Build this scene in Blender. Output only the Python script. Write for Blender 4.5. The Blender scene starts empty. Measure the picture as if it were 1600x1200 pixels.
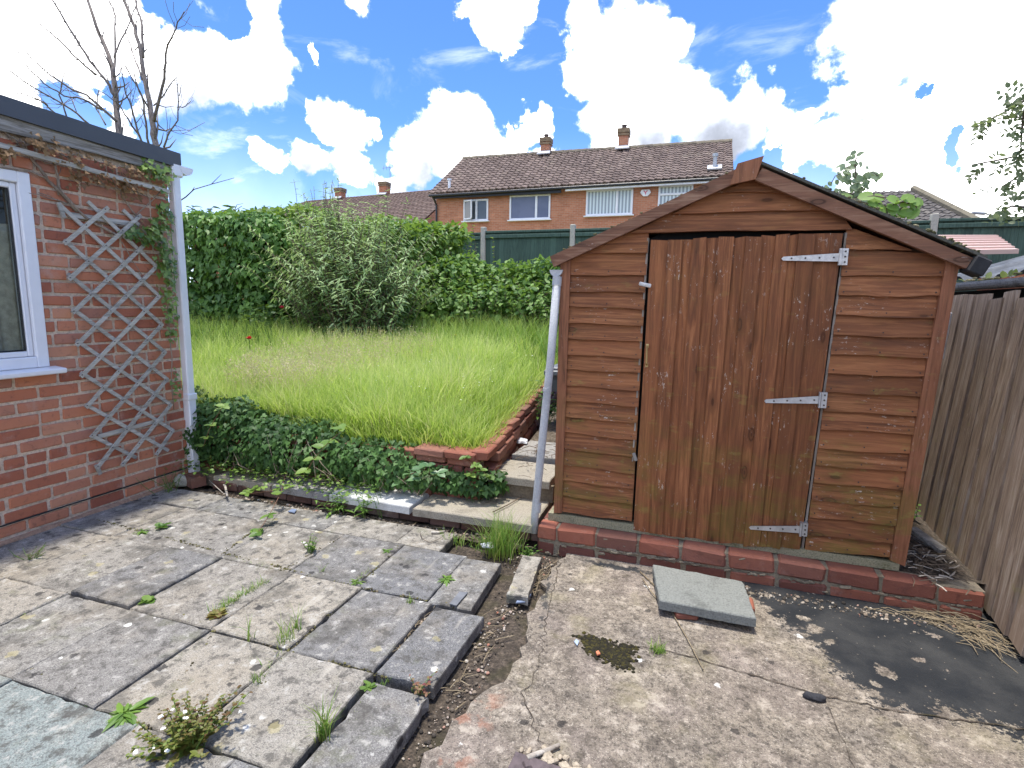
import bpy, bmesh, math, random
import numpy as np
from mathutils import Vector, Matrix
random.seed(7); rng = np.random.default_rng(7)
C = bpy.context.scene.collection
R = math.radians

# ------------------------------------------------------------------ camera
F, H = 848.0, 1.36
_Y = np.array([285., 120., F]); _Y /= np.linalg.norm(_Y)
_Z = np.array([101., 5780., -F]); _Z -= _Z.dot(_Y) * _Y; _Z /= np.linalg.norm(_Z)
_X = -np.cross(_Y, _Z)
if _X[0] < 0: _X = -_X
M = np.array([_X, _Y, _Z])
EYE = np.array([0., 0., H])
def ray(px, py): return M @ np.array([px - 800., 600. - py, F])
def onz(px, py, z=0.): r = ray(px, py); return r * (z - H) / r[2] + EYE
def onx(px, py, x): r = ray(px, py); return r * x / r[0] + EYE
def ony(px, py, y): r = ray(px, py); return r * y / r[1] + EYE
def U(a, b): return random.uniform(a, b)

# ------------------------------------------------------------------ mesh builder
class MB:
    def __init__(s): s.v = []; s.f = []; s.t = []
    def add(s, vs, fs, tint=0.5):
        k = len(s.v); s.v += [tuple(map(float, p)) for p in vs]
        s.f += [tuple(i + k for i in q) for q in fs]; s.t += [tint] * len(vs); return s
    def box(s, c, d, rz=0., tint=.5, bev=0., jit=0., rx=0., ry=0.):
        h = [q / 2 for q in d]
        Rm = Matrix.Rotation(rz, 3, 'Z') @ Matrix.Rotation(ry, 3, 'Y') @ Matrix.Rotation(rx, 3, 'X')
        vs, fs = [], []
        if bev <= 0:
            for sx in (-1, 1):
                for sy in (-1, 1):
                    for sz in (-1, 1): vs.append((sx * h[0], sy * h[1], sz * h[2]))
            fs = [(0, 1, 3, 2), (4, 6, 7, 5), (0, 4, 5, 1), (2, 3, 7, 6), (0, 2, 6, 4), (1, 5, 7, 3)]
        else:
            ix = {}
            for sx in (-1, 1):
                for sy in (-1, 1):
                    for sz in (-1, 1):
                        sg = (sx, sy, sz)
                        j = [U(-jit, jit) for _ in range(3)] if jit else (0, 0, 0)
                        for a in range(3):
                            ix[sg + (a,)] = len(vs)
                            vs.append([sg[q] * (h[q] - (0 if q == a else bev)) + j[q] for q in range(3)])
            for a in range(3):
                b, c2 = (a + 1) % 3, (a + 2) % 3
                for sa in (-1, 1):
                    q = []
                    for sb, sc in ((-1, -1), (1, -1), (1, 1), (-1, 1)):
                        sg = [0, 0, 0]; sg[a] = sa; sg[b] = sb; sg[c2] = sc; q.append(ix[tuple(sg) + (a,)])
                    fs.append(tuple(q if sa > 0 else q[::-1]))
                for sa in (-1, 1):
                    for sb in (-1, 1):
                        q = []
                        for sc, ax in ((-1, a), (1, a), (1, b), (-1, b)):
                            sg = [0, 0, 0]; sg[a] = sa; sg[b] = sb; sg[c2] = sc; q.append(ix[tuple(sg) + (ax,)])
                        fs.append(tuple(q if sa * sb < 0 else q[::-1]))
            for sx in (-1, 1):
                for sy in (-1, 1):
                    for sz in (-1, 1):
                        q = [ix[(sx, sy, sz, a)] for a in range(3)]
                        fs.append(tuple(q if sx * sy * sz > 0 else q[::-1]))
        c = Vector(c)
        return s.add([tuple(Rm @ Vector(p) + c) for p in vs], fs, tint)
    def prism(s, poly, off, tint=.5):
        """poly: 3d points; extruded by the vector off"""
        n = len(poly); o = np.array(off, float)
        vs = [np.array(p, float) for p in poly]; vs = vs + [p + o for p in vs]
        fs = [tuple(range(n)), tuple(range(2 * n - 1, n - 1, -1))]
        fs += [(i, i + n, (i + 1) % n + n, (i + 1) % n) for i in range(n)]
        return s.add(vs, fs, tint)
    def tube(s, pts, rad, n=7, tint=.5, cap=True, arc=None):
        pts = [Vector(map(float, p)) for p in pts]
        if not hasattr(rad, '__len__'): rad = [rad] * len(pts)
        vs = []; fs = []; u = None
        for i, p in enumerate(pts):
            d = (pts[min(i + 1, len(pts) - 1)] - pts[max(i - 1, 0)]).normalized()
            if u is None:
                u = d.orthogonal().normalized()
                if abs(d.z) < .9: u = d.cross(Vector((0, 0, 1))).normalized()
            u = (u - d * u.dot(d)).normalized(); w = d.cross(u)
            for k in range(n):
                a = 2 * math.pi * k / n
                vs.append(p + (u * math.cos(a) + w * math.sin(a)) * rad[i])
        for i in range(len(pts) - 1):
            for k in range(n):
                fs.append((i * n + k, i * n + (k + 1) % n, (i + 1) * n + (k + 1) % n, (i + 1) * n + k))
        if cap: fs += [tuple(range(n))[::-1], tuple((len(pts) - 1) * n + k for k in range(n))]
        return s.add(vs, fs, tint)
    def build(s, name, m, parent=None, smooth=False, recalc=True):
        me = bpy.data.meshes.new(name)
        off = np.array(parent_loc(parent))
        v = np.array(s.v) - off
        me.from_pydata(v.tolist(), [], s.f); me.update()
        if recalc:
            bm = bmesh.new(); bm.from_mesh(me); bmesh.ops.recalc_face_normals(bm, faces=bm.faces); bm.to_mesh(me); bm.free()
        at = me.attributes.new('tint', 'FLOAT', 'POINT'); at.data.foreach_set('value', np.array(s.t, np.float32))
        if smooth: me.polygons.foreach_set('use_smooth', [True] * len(me.polygons))
        for q in (m if isinstance(m, (list, tuple)) else [m]): me.materials.append(q)
        o = bpy.data.objects.new(name, me); C.objects.link(o)
        if parent: o.parent = parent
        return o
def parent_loc(p):
    l = Vector((0, 0, 0))
    while p is not None: l = l + p.location; p = p.parent
    return l
def arrmesh(name, V, Q, T, m, parent=None, T2=None):
    """V (n,3), Q list of index arrays (each (k,3) or (k,4)), T tint per vertex"""
    off = np.array(parent_loc(parent)); V = V - off
    me = bpy.data.meshes.new(name); me.vertices.add(len(V)); me.vertices.foreach_set('co', V.astype(np.float32).ravel())
    li = np.concatenate([q.ravel() for q in Q]); tot = np.concatenate([np.full(len(q), q.shape[1]) for q in Q])
    me.loops.add(len(li)); me.loops.foreach_set('vertex_index', li.astype(np.int32))
    me.polygons.add(len(tot)); st = np.concatenate([[0], np.cumsum(tot)[:-1]])
    me.polygons.foreach_set('loop_start', st.astype(np.int32))
    me.update(calc_edges=True)
    at = me.attributes.new('tint', 'FLOAT', 'POINT'); at.data.foreach_set('value', T.astype(np.float32))
    if T2 is not None:
        at = me.attributes.new('along', 'FLOAT', 'POINT'); at.data.foreach_set('value', T2.astype(np.float32))
    me.materials.append(m)
    o = bpy.data.objects.new(name, me); C.objects.link(o)
    if parent: o.parent = parent
    return o
def tag(o, label, cat=None, group=None, kind=None):
    o['label'] = label
    if cat: o['category'] = cat
    if group: o['group'] = group
    if kind: o['kind'] = kind
    return o
def thing(name, label, cat, loc=(0, 0, 0), group=None):
    o = bpy.data.objects.new(name, None); C.objects.link(o); o.location = [float(q) for q in loc]; o.empty_display_size = .1
    return tag(o, label, cat, group)

# ------------------------------------------------------------------ materials
class NT:
    def __init__(s, name, world=False):
        if world: s.m = bpy.data.worlds.new(name)
        else: s.m = bpy.data.materials.new(name)
        s.m.use_nodes = True; s.t = s.m.node_tree; s.t.nodes.clear()
    def n(s, ty, ins=None, **pr):
        o = s.t.nodes.new('ShaderNode' + ty)
        for k, v in pr.items(): setattr(o, k, v)
        for k, v in (ins or {}).items(): s.set(o.inputs[k], v)
        return o
    def set(s, sock, v):
        if isinstance(v, bpy.types.NodeSocket): s.t.links.new(v, sock)
        elif isinstance(v, (tuple, list)) and len(v) == 3 and sock.type == 'RGBA': sock.default_value = (*v, 1)
        else: sock.default_value = v
    def obj(s): return s.n('TexCoord').outputs['Object']
    def att(s, a='tint'): return s.n('Attribute', attribute_name=a).outputs['Fac']
    def math(s, op, a, b=0., c=0., clamp=False):
        o = s.n('Math', operation=op, use_clamp=clamp)
        for i, v in enumerate((a, b, c)): s.set(o.inputs[i], v)
        return o.outputs[0]
    def mapc(s, co, sc=(1, 1, 1), rot=(0, 0, 0), loc=(0, 0, 0)):
        return s.n('Mapping', {'Vector': co, 'Scale': sc, 'Rotation': rot, 'Location': loc}).outputs[0]
    def noise(s, co, sc, det=4, ro=.6, di=0., col=False):
        o = s.n('TexNoise', {'Vector': co, 'Scale': sc, 'Detail': det, 'Roughness': ro, 'Distortion': di}); return o.outputs['Color' if col else 'Fac']
    def voro(s, co, sc, feat='F1', out='Distance', rnd=1.):
        return s.n('TexVoronoi', {'Vector': co, 'Scale': sc, 'Randomness': rnd}, feature=feat).outputs[out]
    def ramp(s, f, *st):
        o = s.n('ValToRGB', {'Fac': f}); e = o.color_ramp.elements
        while len(e) < len(st): e.new(.5)
        for i, (p, c) in enumerate(st):
            e[i].position = p; e[i].color = (*c, 1) if hasattr(c, '__len__') else (c, c, c, 1)
        return o.outputs[0]
    def mr(s, v, a, b, c=0., d=1., smooth=True):
        return s.n('MapRange', {'Value': v, 'From Min': a, 'From Max': b, 'To Min': c, 'To Max': d}, interpolation_type='SMOOTHSTEP' if smooth else 'LINEAR').outputs[0]
    def mix(s, a, b, f, bl='MIX'):
        o = s.n('Mix', data_type='RGBA', blend_type=bl); s.set(o.inputs[0], f); s.set(o.inputs[6], a); s.set(o.inputs[7], b); return o.outputs[2]
    def sep(s, co): o = s.n('SeparateXYZ', {'Vector': co}); return o.outputs
    def bump(s, h, st=.5, d=.01, nrm=None):
        i = {'Height': h, 'Strength': st, 'Distance': d}
        if nrm is not None: i['Normal'] = nrm
        return s.n('Bump', i).outputs[0]
    def out(s, col, rough=.8, nrm=None, metal=0., trans=None, spec=.5, **kw):
        i = {'Base Color': col, 'Roughness': rough, 'Metallic': metal, 'Specular IOR Level': spec}; i.update(kw)
        if nrm is not None: i['Normal'] = nrm
        sh = s.n('BsdfPrincipled', i).outputs[0]
        if trans is not None:
            t = s.n('BsdfTranslucent', {'Color': trans[0]}).outputs[0]
            sh = s.n('MixShader', {0: trans[1], 1: sh, 2: t}).outputs[0]
        s.t.links.new(sh, s.n('OutputMaterial').inputs[0]); return s.m
V3 = lambda a, b, k: tuple(x + (y - x) * k for x, y in zip(a, b))

def m_plain(name, col, rough=.7, var=.12, sc=20., bs=.2, metal=0., tint=0.):
    n = NT(name); co = n.obj(); f = n.noise(co, sc, 5)
    c = n.mix(tuple(q * (1 - var) for q in col), tuple(min(1, q * (1 + var)) for q in col), n.mr(f, .3, .7))
    d = n.noise(co, sc * .15, 4)
    c = n.mix(c, tuple(q * .72 for q in col), n.mr(d, .55, .78, 0, .6))
    if tint: c = n.mix(c, tuple(q * .5 for q in col), n.math('MULTIPLY', n.att(), tint))
    return n.out(c, rough, n.bump(n.noise(co, sc * 8, 3), bs, .002), metal)
def m_brick(name, cols, rough=.85, white=.0):
    n = NT(name); co = n.obj(); t = n.att()
    c = n.ramp(t, *[(i / (len(cols) - 1), q) for i, q in enumerate(cols)])
    f = n.noise(co, 26, 6, .65)
    c = n.mix(c, (.10, .042, .034), n.mr(f, .52, .75, 0, .55))
    g = n.noise(co, 95, 4, .7)
    c = n.mix(c, (.50, .27, .19), n.mr(g, .60, .80, 0, .5))
    w = n.noise(co, 7, 6, .7)
    c = n.mix(c, (.50, .42, .36), n.mr(w, .54, .76, 0, .42 + white))
    h = n.math('ADD', n.math('MULTIPLY', g, .5), f)
    return n.out(c, rough, n.bump(h, .6, .006))
def m_mortar(name, col):
    n = NT(name); co = n.obj(); f = n.noise(co, 60, 5, .7); g = n.noise(co, 5, 5, .6)
    c = n.mix(tuple(q * .6 for q in col), col, n.mr(f, .3, .65)); c = n.mix(c, tuple(q * .55 for q in col), n.mr(g, .5, .72, 0, .7))
    return n.out(c, .95, n.bump(f, .8, .008))
def m_wood(name, base, axis, light=None, algae=.0, flecks=.0, grey=0., rough=.75, knots=True, zref=None):
    n = NT(name); co = n.obj(); t = n.att()
    sh = n.n('CombineXYZ', {0: n.math('MULTIPLY', t, 17.), 1: n.math('MULTIPLY', t, 5.3), 2: n.math('MULTIPLY', t, 9.7)}).outputs[0]
    co2 = n.n('VectorMath', {0: co, 1: sh}, operation='ADD').outputs[0]
    sc = [26, 26, 26]; sc[axis] = 1.6
    st = n.mapc(co2, sc)
    warp = n.noise(co2, 3.2, 3, .5)
    g = n.noise(st, 1.6, 6, .62, 1.2)
    fine = n.noise(n.mapc(co2, [q * 5 for q in sc]), 1.0, 3, .6)
    L = light or tuple(min(1, q * 1.9) for q in base); D = tuple(q * .42 for q in base)
    c = n.ramp(g, (.28, D), (.48, base), (.72, L))
    c = n.mix(c, D, n.mr(fine, .52, .74, 0, .5))
    c = n.mix(c, tuple(q * .55 for q in base), n.mr(t, .55, 1., 0, .55, False))
    c = n.mix(c, tuple(min(1, q * 1.35) for q in base), n.mr(t, .4, 0., 0, .5, False))
    if knots:
        ks = [9, 9, 9]; ks[axis] = 3.4
        kd = n.voro(n.mapc(co2, ks), 1.)
        ring = n.math('SINE', n.math('MULTIPLY', kd, 75.))
        km = n.mr(kd, .17, .11)
        c = n.mix(c, tuple(q * .3 for q in base), n.math('MULTIPLY', km, n.mr(ring, -.6, .9, .45, .95)))
        c = n.mix(c, tuple(q * .5 for q in base), n.math('MULTIPLY', n.mr(kd, .30, .17), n.mr(g, .35, .6, .0, .55)))
    big = n.noise(co, 2.2, 5, .65)
    if grey: c = n.mix(c, (.30, .285, .26), n.mr(n.math('ADD', n.math('MULTIPLY', g, .55), n.math('MULTIPLY', big, .55)), .72 - grey * .42, .95 - grey * .4, 0, .85))
    z = n.sep(co)[2]
    if algae:
        zz = n.math('SUBTRACT', z, zref or 0.)
        am = n.math('MULTIPLY', n.mr(n.noise(n.mapc(co, (2.2, 2.2, 5)), 1.7, 5, .6), .44, .62), n.mr(zz, .75, .0, .12, 1.))
        c = n.mix(c, (.155, .145, .022), n.math('MULTIPLY', am, n.mr(fine, .3, .7, algae * .55, algae)))
        am2 = n.math('MULTIPLY', n.mr(n.noise(n.mapc(co, (4, 4, 9)), 2.1, 5, .6), .60, .70), n.mr(zz, 1.8, .2, .1, .9))
        c = n.mix(c, (.30, .28, .07), n.math('MULTIPLY', am2, algae * .7))
    if flecks:
        fs = [75, 75, 75]; fs[axis] = 30
        fl = n.noise(n.mapc(co2, fs), 1., 4, .75)
        area = n.mr(n.noise(co2, 6., 3, .5), .48, .70)
        c = n.mix(c, (.55, .48, .40), n.math('MULTIPLY', n.mr(fl, .60, .66), n.math('MULTIPLY', area, flecks)))
    h = n.math('ADD', n.math('MULTIPLY', g, 1.), n.math('MULTIPLY', fine, .5))
    return n.out(c, n.mr(g, .3, .7, rough - .1, rough + .12), n.bump(h, .55, .004), spec=.3)
def m_leaf(name, dark, light, trans=.35, rough=.45, tip=None, spec=.5):
    n = NT(name); t = n.att(); co = n.obj()
    f = n.noise(co, 1.6, 3, .5)
    c = n.mix(dark, light, n.math('ADD', n.math('MULTIPLY', t, .75), n.mr(f, .35, .7, -.15, .3), clamp=True))
    tr = n.mix(c, (.30, .42, .03), .35)
    return n.out(c, rough, trans=(tr, trans), spec=spec)

# ------------------------------------------------------------------ foliage helpers
def leaf_t(w=(.30, .40, .26), fold=.12, droop=.12, lens=(.0, .36, .68)):
    v = [(0, 0, 0), (0, .5, -droop * .25), (0, 1, -droop)]
    for sg in (-1, 1):
        v += [(sg * w[0], lens[0], fold), (sg * w[1], lens[1], fold * .9 - droop * .2), (sg * w[2], lens[2], fold * .5 - droop * .5)]
    return np.array(v), np.array([(0, 3, 4, 1), (1, 4, 5, 2), (6, 0, 1, 7), (7, 1, 2, 8)])
T_IVY = leaf_t((.42, .50, .20), .10, .15, (-.10, .30, .60))
T_OVAL = leaf_t((.20, .36, .26), .10, .2, (.06, .38, .72))
T_LANCE = leaf_t((.07, .13, .085), .04, .38, (.10, .38, .72))
T_ROUND = leaf_t((.30, .46, .34), .08, .1, (.05, .42, .8))
T_NARROW = leaf_t((.05, .075, .05), .02, .25, (.08, .38, .72))
def unit(a): return a / np.maximum(np.linalg.norm(a, axis=-1, keepdims=True), 1e-9)
def leaves(name, P, D, N, S, T, m, parent=None, tint=None):
    P = np.asarray(P, float); n = len(P); D = unit(np.asarray(D, float)); N = np.asarray(N, float)
    N = unit(N - D * np.sum(N * D, -1, keepdims=True)); X = np.cross(D, N)
    tv, tf = T; k = len(tv); S = np.asarray(S).reshape(-1, 1, 1) * np.ones((n, 1, 1))
    V = P[:, None, :] + S * (tv[None, :, :1] * X[:, None] + tv[None, :, 1:2] * D[:, None] + tv[None, :, 2:] * N[:, None])
    Q = (tf[None] + (np.arange(n) * k)[:, None, None]).reshape(-1, 4)
    t = rng.random(n) if tint is None else np.asarray(tint)
    return arrmesh(name, V.reshape(-1, 3), [Q], np.repeat(t, k), m, parent)
def rand_unit(n): return unit(rng.normal(size=(n, 3)))
def sprout(P, N, per, spread, rnd=.5):
    """leaf whorls: for each point several leaves"""
    P = np.repeat(P, per, 0); N = np.repeat(N, per, 0)
    return P + rng.normal(size=P.shape) * spread, N + rand_unit(len(P)) * rnd
def lump_points(lumps, n, shell=.35, zmin=None):
    """points near the surface of ellipsoid lumps (cx,cy,cz,rx,ry,rz), with outward normals; those deep inside another lump are dropped"""
    L = np.array(lumps, float); area = (L[:, 3] * L[:, 5] + L[:, 4] * L[:, 5] + L[:, 3] * L[:, 4]); area /= area.sum()
    idx = rng.choice(len(L), n, p=area); d = rand_unit(n)
    r = 1 - shell * rng.random(n) ** 1.6 + rng.normal(size=n) * .05
    P = L[idx, :3] + d * L[idx, 3:] * r[:, None]; N = unit(d / L[idx, 3:])
    keep = np.ones(n, bool)
    for j, l in enumerate(L):
        q = np.sum(((P - l[:3]) / l[3:]) ** 2, -1); keep &= ~((q < .42) & (idx != j))
    if zmin is not None: keep &= P[:, 2] > zmin
    return P[keep], N[keep]

# ------------------------------------------------------------------ world, sun, camera
SUN = unit(np.array([-.09, .03, .995]))
def make_world():
    n = NT('World', True); bpy.context.scene.world = n.m
    co = n.n('TexCoord').outputs['Generated']
    sky = n.n('TexSky', sky_type='NISHITA')
    sky.sun_disc = False; sky.sun_elevation = math.asin(SUN[2]); sky.sun_rotation = math.atan2(SUN[0], SUN[1])
    sky.air_density = 1.0; sky.dust_density = .35; sky.ozone_density = 2.0; sky.altitude = 50
    # cumulus clouds: round masses given as directions, their edges broken up by noise
    blobs = [(60, 60, 150), (180, 70, 130), (300, 90, 105), (370, 95, 85), (425, 105, 55), (410, 30, 42), (60, 150, 60), (-120, 60, 190), (-200, 250, 160), (330, 150, 50), (180, 190, 30),
             (420, 255, 26), (480, 258, 36), (545, 258, 36), (400, 245, 22), (535, 190, 36), (575, 180, 18), (505, 195, 20),
             (690, 178, 36), (650, 215, 40), (725, 205, 46), (700, 250, 50), (635, 255, 40), (765, 248, 40), (600, 285, 26), (822, 190, 25), (805, 225, 25), (840, 245, 26),
             (775, 22, 52), (735, 40, 26), (775, 75, 18), (830, 15, 26), (505, 95, 9), (570, -30, 40),
             (925, 45, 44), (895, 105, 34), (980, 60, 58), (1050, 78, 46), (950, 130, 58), (1010, 150, 62), (1080, 180, 55), (1150, 190, 52), (1220, 190, 40), (935, 215, 45), (1265, 210, 28), (1000, 215, 50), (1110, 215, 60),
             (1390, 40, 95), (1500, 60, 110), (1600, 120, 150), (1345, 110, 50), (1330, 175, 42), (1400, 210, 75), (1310, 265, 52), (1600, 260, 90), (1440, 290, 95), (1255, 262, 32), (1530, 170, 70), (1700, 60, 200), (1370, 290, 70), (1560, 330, 80), (1240, 240, 18)]
    wn = n.noise(co, 6.5, 10, .60, col=True)
    off = n.n('VectorMath', {0: wn, 1: (.5, .5, .5)}, operation='SUBTRACT').outputs[0]
    off = n.n('VectorMath', {0: off, 'Scale': .20}, operation='SCALE').outputs[0]
    d = n.n('VectorMath', {0: n.n('VectorMath', {0: co, 1: off}, operation='ADD').outputs[0]}, operation='NORMALIZE').outputs[0]
    acc = None
    for px, py, r in blobs:
        c = unit(ray(px, py)); e = unit(ray(px + r, py)); e2 = unit(ray(px, py + r)); cr = (c.dot(e) + c.dot(e2)) / 2
        dt = n.n('VectorMath', {0: d, 1: tuple(c)}, operation='DOT_PRODUCT').outputs['Value']
        k = 1 / (1 - cr)
        v = n.math('MULTIPLY_ADD', dt, k, -cr * k)
        acc = v if acc is None else n.math('SMOOTH_MAX', acc, v, .25)
    # the part of the sky behind and above the camera: broken cloud of the same kind
    back = n.mr(n.math('MULTIPLY', n.sep(co)[1], 1.), .35, -.05)
    bk = n.math('MULTIPLY', n.mr(n.noise(co, 2.3, 6, .6), .44, .66, -1., 1.), back)
    bk = n.math('SUBTRACT', bk, n.math('MULTIPLY', n.math('SUBTRACT', 1., back), 3.))
    acc = n.math('MAXIMUM', acc, bk)
    detail = n.noise(co, 22., 8, .65)
    acc = n.math('ADD', acc, n.math('MULTIPLY', n.math('SUBTRACT', detail, .5), 1.0))
    holes = None
    for px, py, r in [(1440, 150, 15), (1462, 145, 10), (1530, 220, 17), (1515, 245, 20), (1500, 268, 18), (300, 12, 34), (345, 18, 22), (130, 165, 40), (220, 150, 30), (1225, 240, 22)]:
        c = unit(ray(px, py)); e = unit(ray(px + r, py)); cr = c.dot(e); k = 1 / (1 - cr)
        dt = n.n('VectorMath', {0: d, 1: tuple(c)}, operation='DOT_PRODUCT').outputs['Value']
        v = n.math('MULTIPLY_ADD', dt, k, -cr * k); holes = v if holes is None else n.math('MAXIMUM', holes, v)
    acc = n.math('SUBTRACT', acc, n.math('MULTIPLY', n.mr(holes, -.8, .8), 1.15))
    mask = n.math('POWER', n.mr(acc, -.30, .50), 1.9)
    wisp = n.math('MULTIPLY', n.mr(n.noise(n.mapc(co, (1, 1, 2.5)), 5., 7, .6, .6), .56, .80), .26)
    mask = n.math('MAXIMUM', mask, wisp)
    el = n.sep(co)[2]
    mask = n.math('MAXIMUM', mask, n.mr(el, .30, .02, 0., .22))
    shade = n.mr(n.noise(co, 6., 6, .55), .36, .66, .80, 1.12)
    for px, py, r in [(632, 285, 60), (500, 285, 50), (735, 282, 50), (1120, 235, 90), (1000, 235, 50), (300, 185, 60)]:
        c = unit(ray(px, py)); cr = c.dot(unit(ray(px + r, py))); k = 1 / (1 - cr)
        dt = n.n('VectorMath', {0: d, 1: tuple(c)}, operation='DOT_PRODUCT').outputs['Value']
        shade = n.math('SUBTRACT', shade, n.mr(n.math('MULTIPLY_ADD', dt, k, -cr * k), -.2, 1., 0., .62))
    ccol = n.mix((.74, .80, .95), (1, 1, 1), n.mr(shade, .3, .9))
    skyc = n.mix(sky.outputs[0], (.62, .95, 1.45), 1., 'MULTIPLY')
    a = n.n('Background', {'Color': skyc, 'Strength': .074}).outputs[0]
    b = n.n('Background', {'Color': ccol, 'Strength': n.math('MULTIPLY', shade, 1.75)}).outputs[0]
    n.t.links.new(n.n('MixShader', {0: mask, 1: a, 2: b}).outputs[0], n.n('OutputWorld').inputs[0])
make_world()
ld = bpy.data.lights.new('sun', 'SUN'); ld.energy = 2.3; ld.angle = R(5.0); ld.color = (1, .95, .86)
lo = bpy.data.objects.new('sun', ld); C.objects.link(lo); lo.location = (-10, 2, 20)
lo.rotation_euler = Vector(SUN).to_track_quat('Z', 'Y').to_euler()
cd = bpy.data.cameras.new('camera'); cd.sensor_width = 36; cd.lens = F / 1600 * 36; cd.clip_start = .05; cd.clip_end = 2000
cam = bpy.data.objects.new('camera', cd); C.objects.link(cam)
mw = Matrix.Identity(4)
for i in range(3): mw[i][0] = M[i, 0]; mw[i][1] = M[i, 1]; mw[i][2] = -M[i, 2]
mw.translation = EYE; cam.matrix_world = mw
sc = bpy.context.scene; sc.camera = cam
vs = sc.view_settings; vs.view_transform = 'Standard'; vs.look = 'None'; vs.gamma = 1; vs.exposure = 1.2
sc.render.engine = 'CYCLES'; sc.cycles.use_denoising = True; sc.cycles.denoiser = "OPENIMAGEDENOISE"; sc.cycles.denoising_input_passes = "RGB_ALBEDO_NORMAL"; sc.cycles.denoising_prefilter = "NONE"; sc.cycles.use_light_tree = False; sc.cycles.use_adaptive_sampling = False; sc.cycles.sample_clamp_indirect = 4.0; sc.cycles.max_bounces = 6; sc.cycles.transparent_max_bounces = 6

# ------------------------------------------------------------------ shared materials
RED = [(.32, .10, .056), (.44, .150, .080), (.53, .20, .105), (.40, .175, .115), (.57, .26, .15)]
M_BRICK = m_brick('red_brick', RED)
M_MORTAR = m_mortar('lime_mortar', (.72, .57, .43))
M_PLBRICK = m_brick('plinth_brick', [(.14, .050, .036), (.22, .075, .048), (.34, .115, .068), (.19, .085, .062)], white=-.2)
M_UPVC = m_plain('white_upvc', (.80, .80, .82), .35, .03, 8, .05)
M_SOIL = None
def m_soil():
    n = NT('dark_soil'); co = n.obj(); f = n.noise(co, 55, 6, .7); g = n.noise(co, 6, 4, .6)
    c = n.ramp(f, (.30, (.022, .017, .012)), (.5, (.085, .065, .047)), (.70, (.22, .17, .125)))
    c = n.mix(c, (.06, .055, .02), n.mr(g, .5, .7, 0, .6))
    return n.out(c, .95, n.bump(f, 1., .02))
M_SOIL = m_soil()
def m_slab():
    n = NT('concrete_paving'); co = n.obj(); t = n.att()
    sh = n.n('CombineXYZ', {0: n.math('MULTIPLY', t, 31.), 1: n.math('MULTIPLY', t, 57.), 2: 0.}).outputs[0]
    c2 = n.n('VectorMath', {0: co, 1: sh}, operation='ADD').outputs[0]
    base = n.ramp(t, (0., (.205, .202, .194)), (.25, (.275, .258, .226)), (.45, (.36, .322, .258)), (.65, (.160, .162, .166)), (.85, (.32, .286, .232)), (.93, (.235, .265, .250)), (1., (.215, .255, .242)))
    f = n.noise(c2, 230, 3, .7); m1 = n.noise(c2, 75, 5, .65); b = n.noise(c2, 4.2, 5, .6); st = n.noise(n.mapc(c2, (9, 2.2, 1)), 1.3, 5, .6)
    c = n.mix(base, (.045, .042, .042), n.math('MULTIPLY', n.mr(m1, .50, .64), n.mr(b, .3, .65, .22, .72)))
    c = n.mix(c, (.085, .078, .072), n.mr(f, .51, .62, 0, .62))
    c = n.mix(c, (.58, .55, .49), n.math('MULTIPLY', n.mr(f, .47, .36), n.mr(m1, .36, .6, .15, .5)))
    c = n.mix(c, (.30, .245, .165), n.math('MULTIPLY', n.mr(n.noise(co, 2.7, 5, .62), .46, .68), .38)); c = n.mix(c, (.13, .135, .075), n.math('MULTIPLY', n.mr(n.noise(n.mapc(co, loc=(7., 2., 0)), 5.5, 6, .66), .56, .70), .5))
    c = n.mix(c, (.50, .46, .385), n.math('MULTIPLY', n.mr(st, .56, .74), .55))
    c = n.mix(c, (.10, .092, .078), n.math('MULTIPLY', n.mr(b, .50, .66), .6))
    bl = n.noise(c2, 17, 6, .7); c = n.mix(c, (.075, .070, .062), n.math('MULTIPLY', n.mr(bl, .51, .63), .75)); c = n.mix(c, (.45, .43, .385), n.math('MULTIPLY', n.mr(bl, .45, .35), .65))
    # lichen rosettes and pits
    wob = n.math('MULTIPLY', n.noise(co, 40, 3, .6), .25)
    v = n.math('ADD', n.voro(co, 8.5), wob); k = n.noise(co, 3.1, 3, .5)
    c = n.mix(c, (.68, .66, .60), n.math('MULTIPLY', n.mr(v, .255, .225), n.mr(k, .47, .55, 0, .85)))
    v2 = n.math('ADD', n.voro(n.mapc(co, loc=(4.3, 1.7, 0)), 6.3), wob)
    c = n.mix(c, (.030, .028, .028), n.math('MULTIPLY', n.mr(v2, .265, .235), .8))
    v3 = n.math('ADD', n.voro(n.mapc(co, loc=(1.1, 7.7, 0)), 4.3), wob)
    c = n.mix(c, (.46, .40, .19), n.math('MULTIPLY', n.mr(v3, .235, .20), .4))
    h = n.math('ADD', n.math('MULTIPLY', f, .6), m1)
    return n.out(c, .9, n.bump(h, .6, .004), spec=.3)
M_SLAB = m_slab()
def m_slab_plain(name, base, dark, amt=.6):
    n = NT(name); co = n.obj(); f = n.noise(co, 120, 4, .7); b = n.noise(co, 7, 6, .65)
    c = n.mix(base, dark, n.mr(f, .46, .68, 0, amt)); c = n.mix(c, dark, n.mr(b, .50, .70, 0, amt)); c = n.mix(c, tuple(min(1, q * 1.5) for q in base), n.mr(f, .42, .3, 0, .6))
    return n.out(c, .9, n.bump(n.math('ADD', f, b), .7, .005), spec=.3)
ZC = -.03
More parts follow.
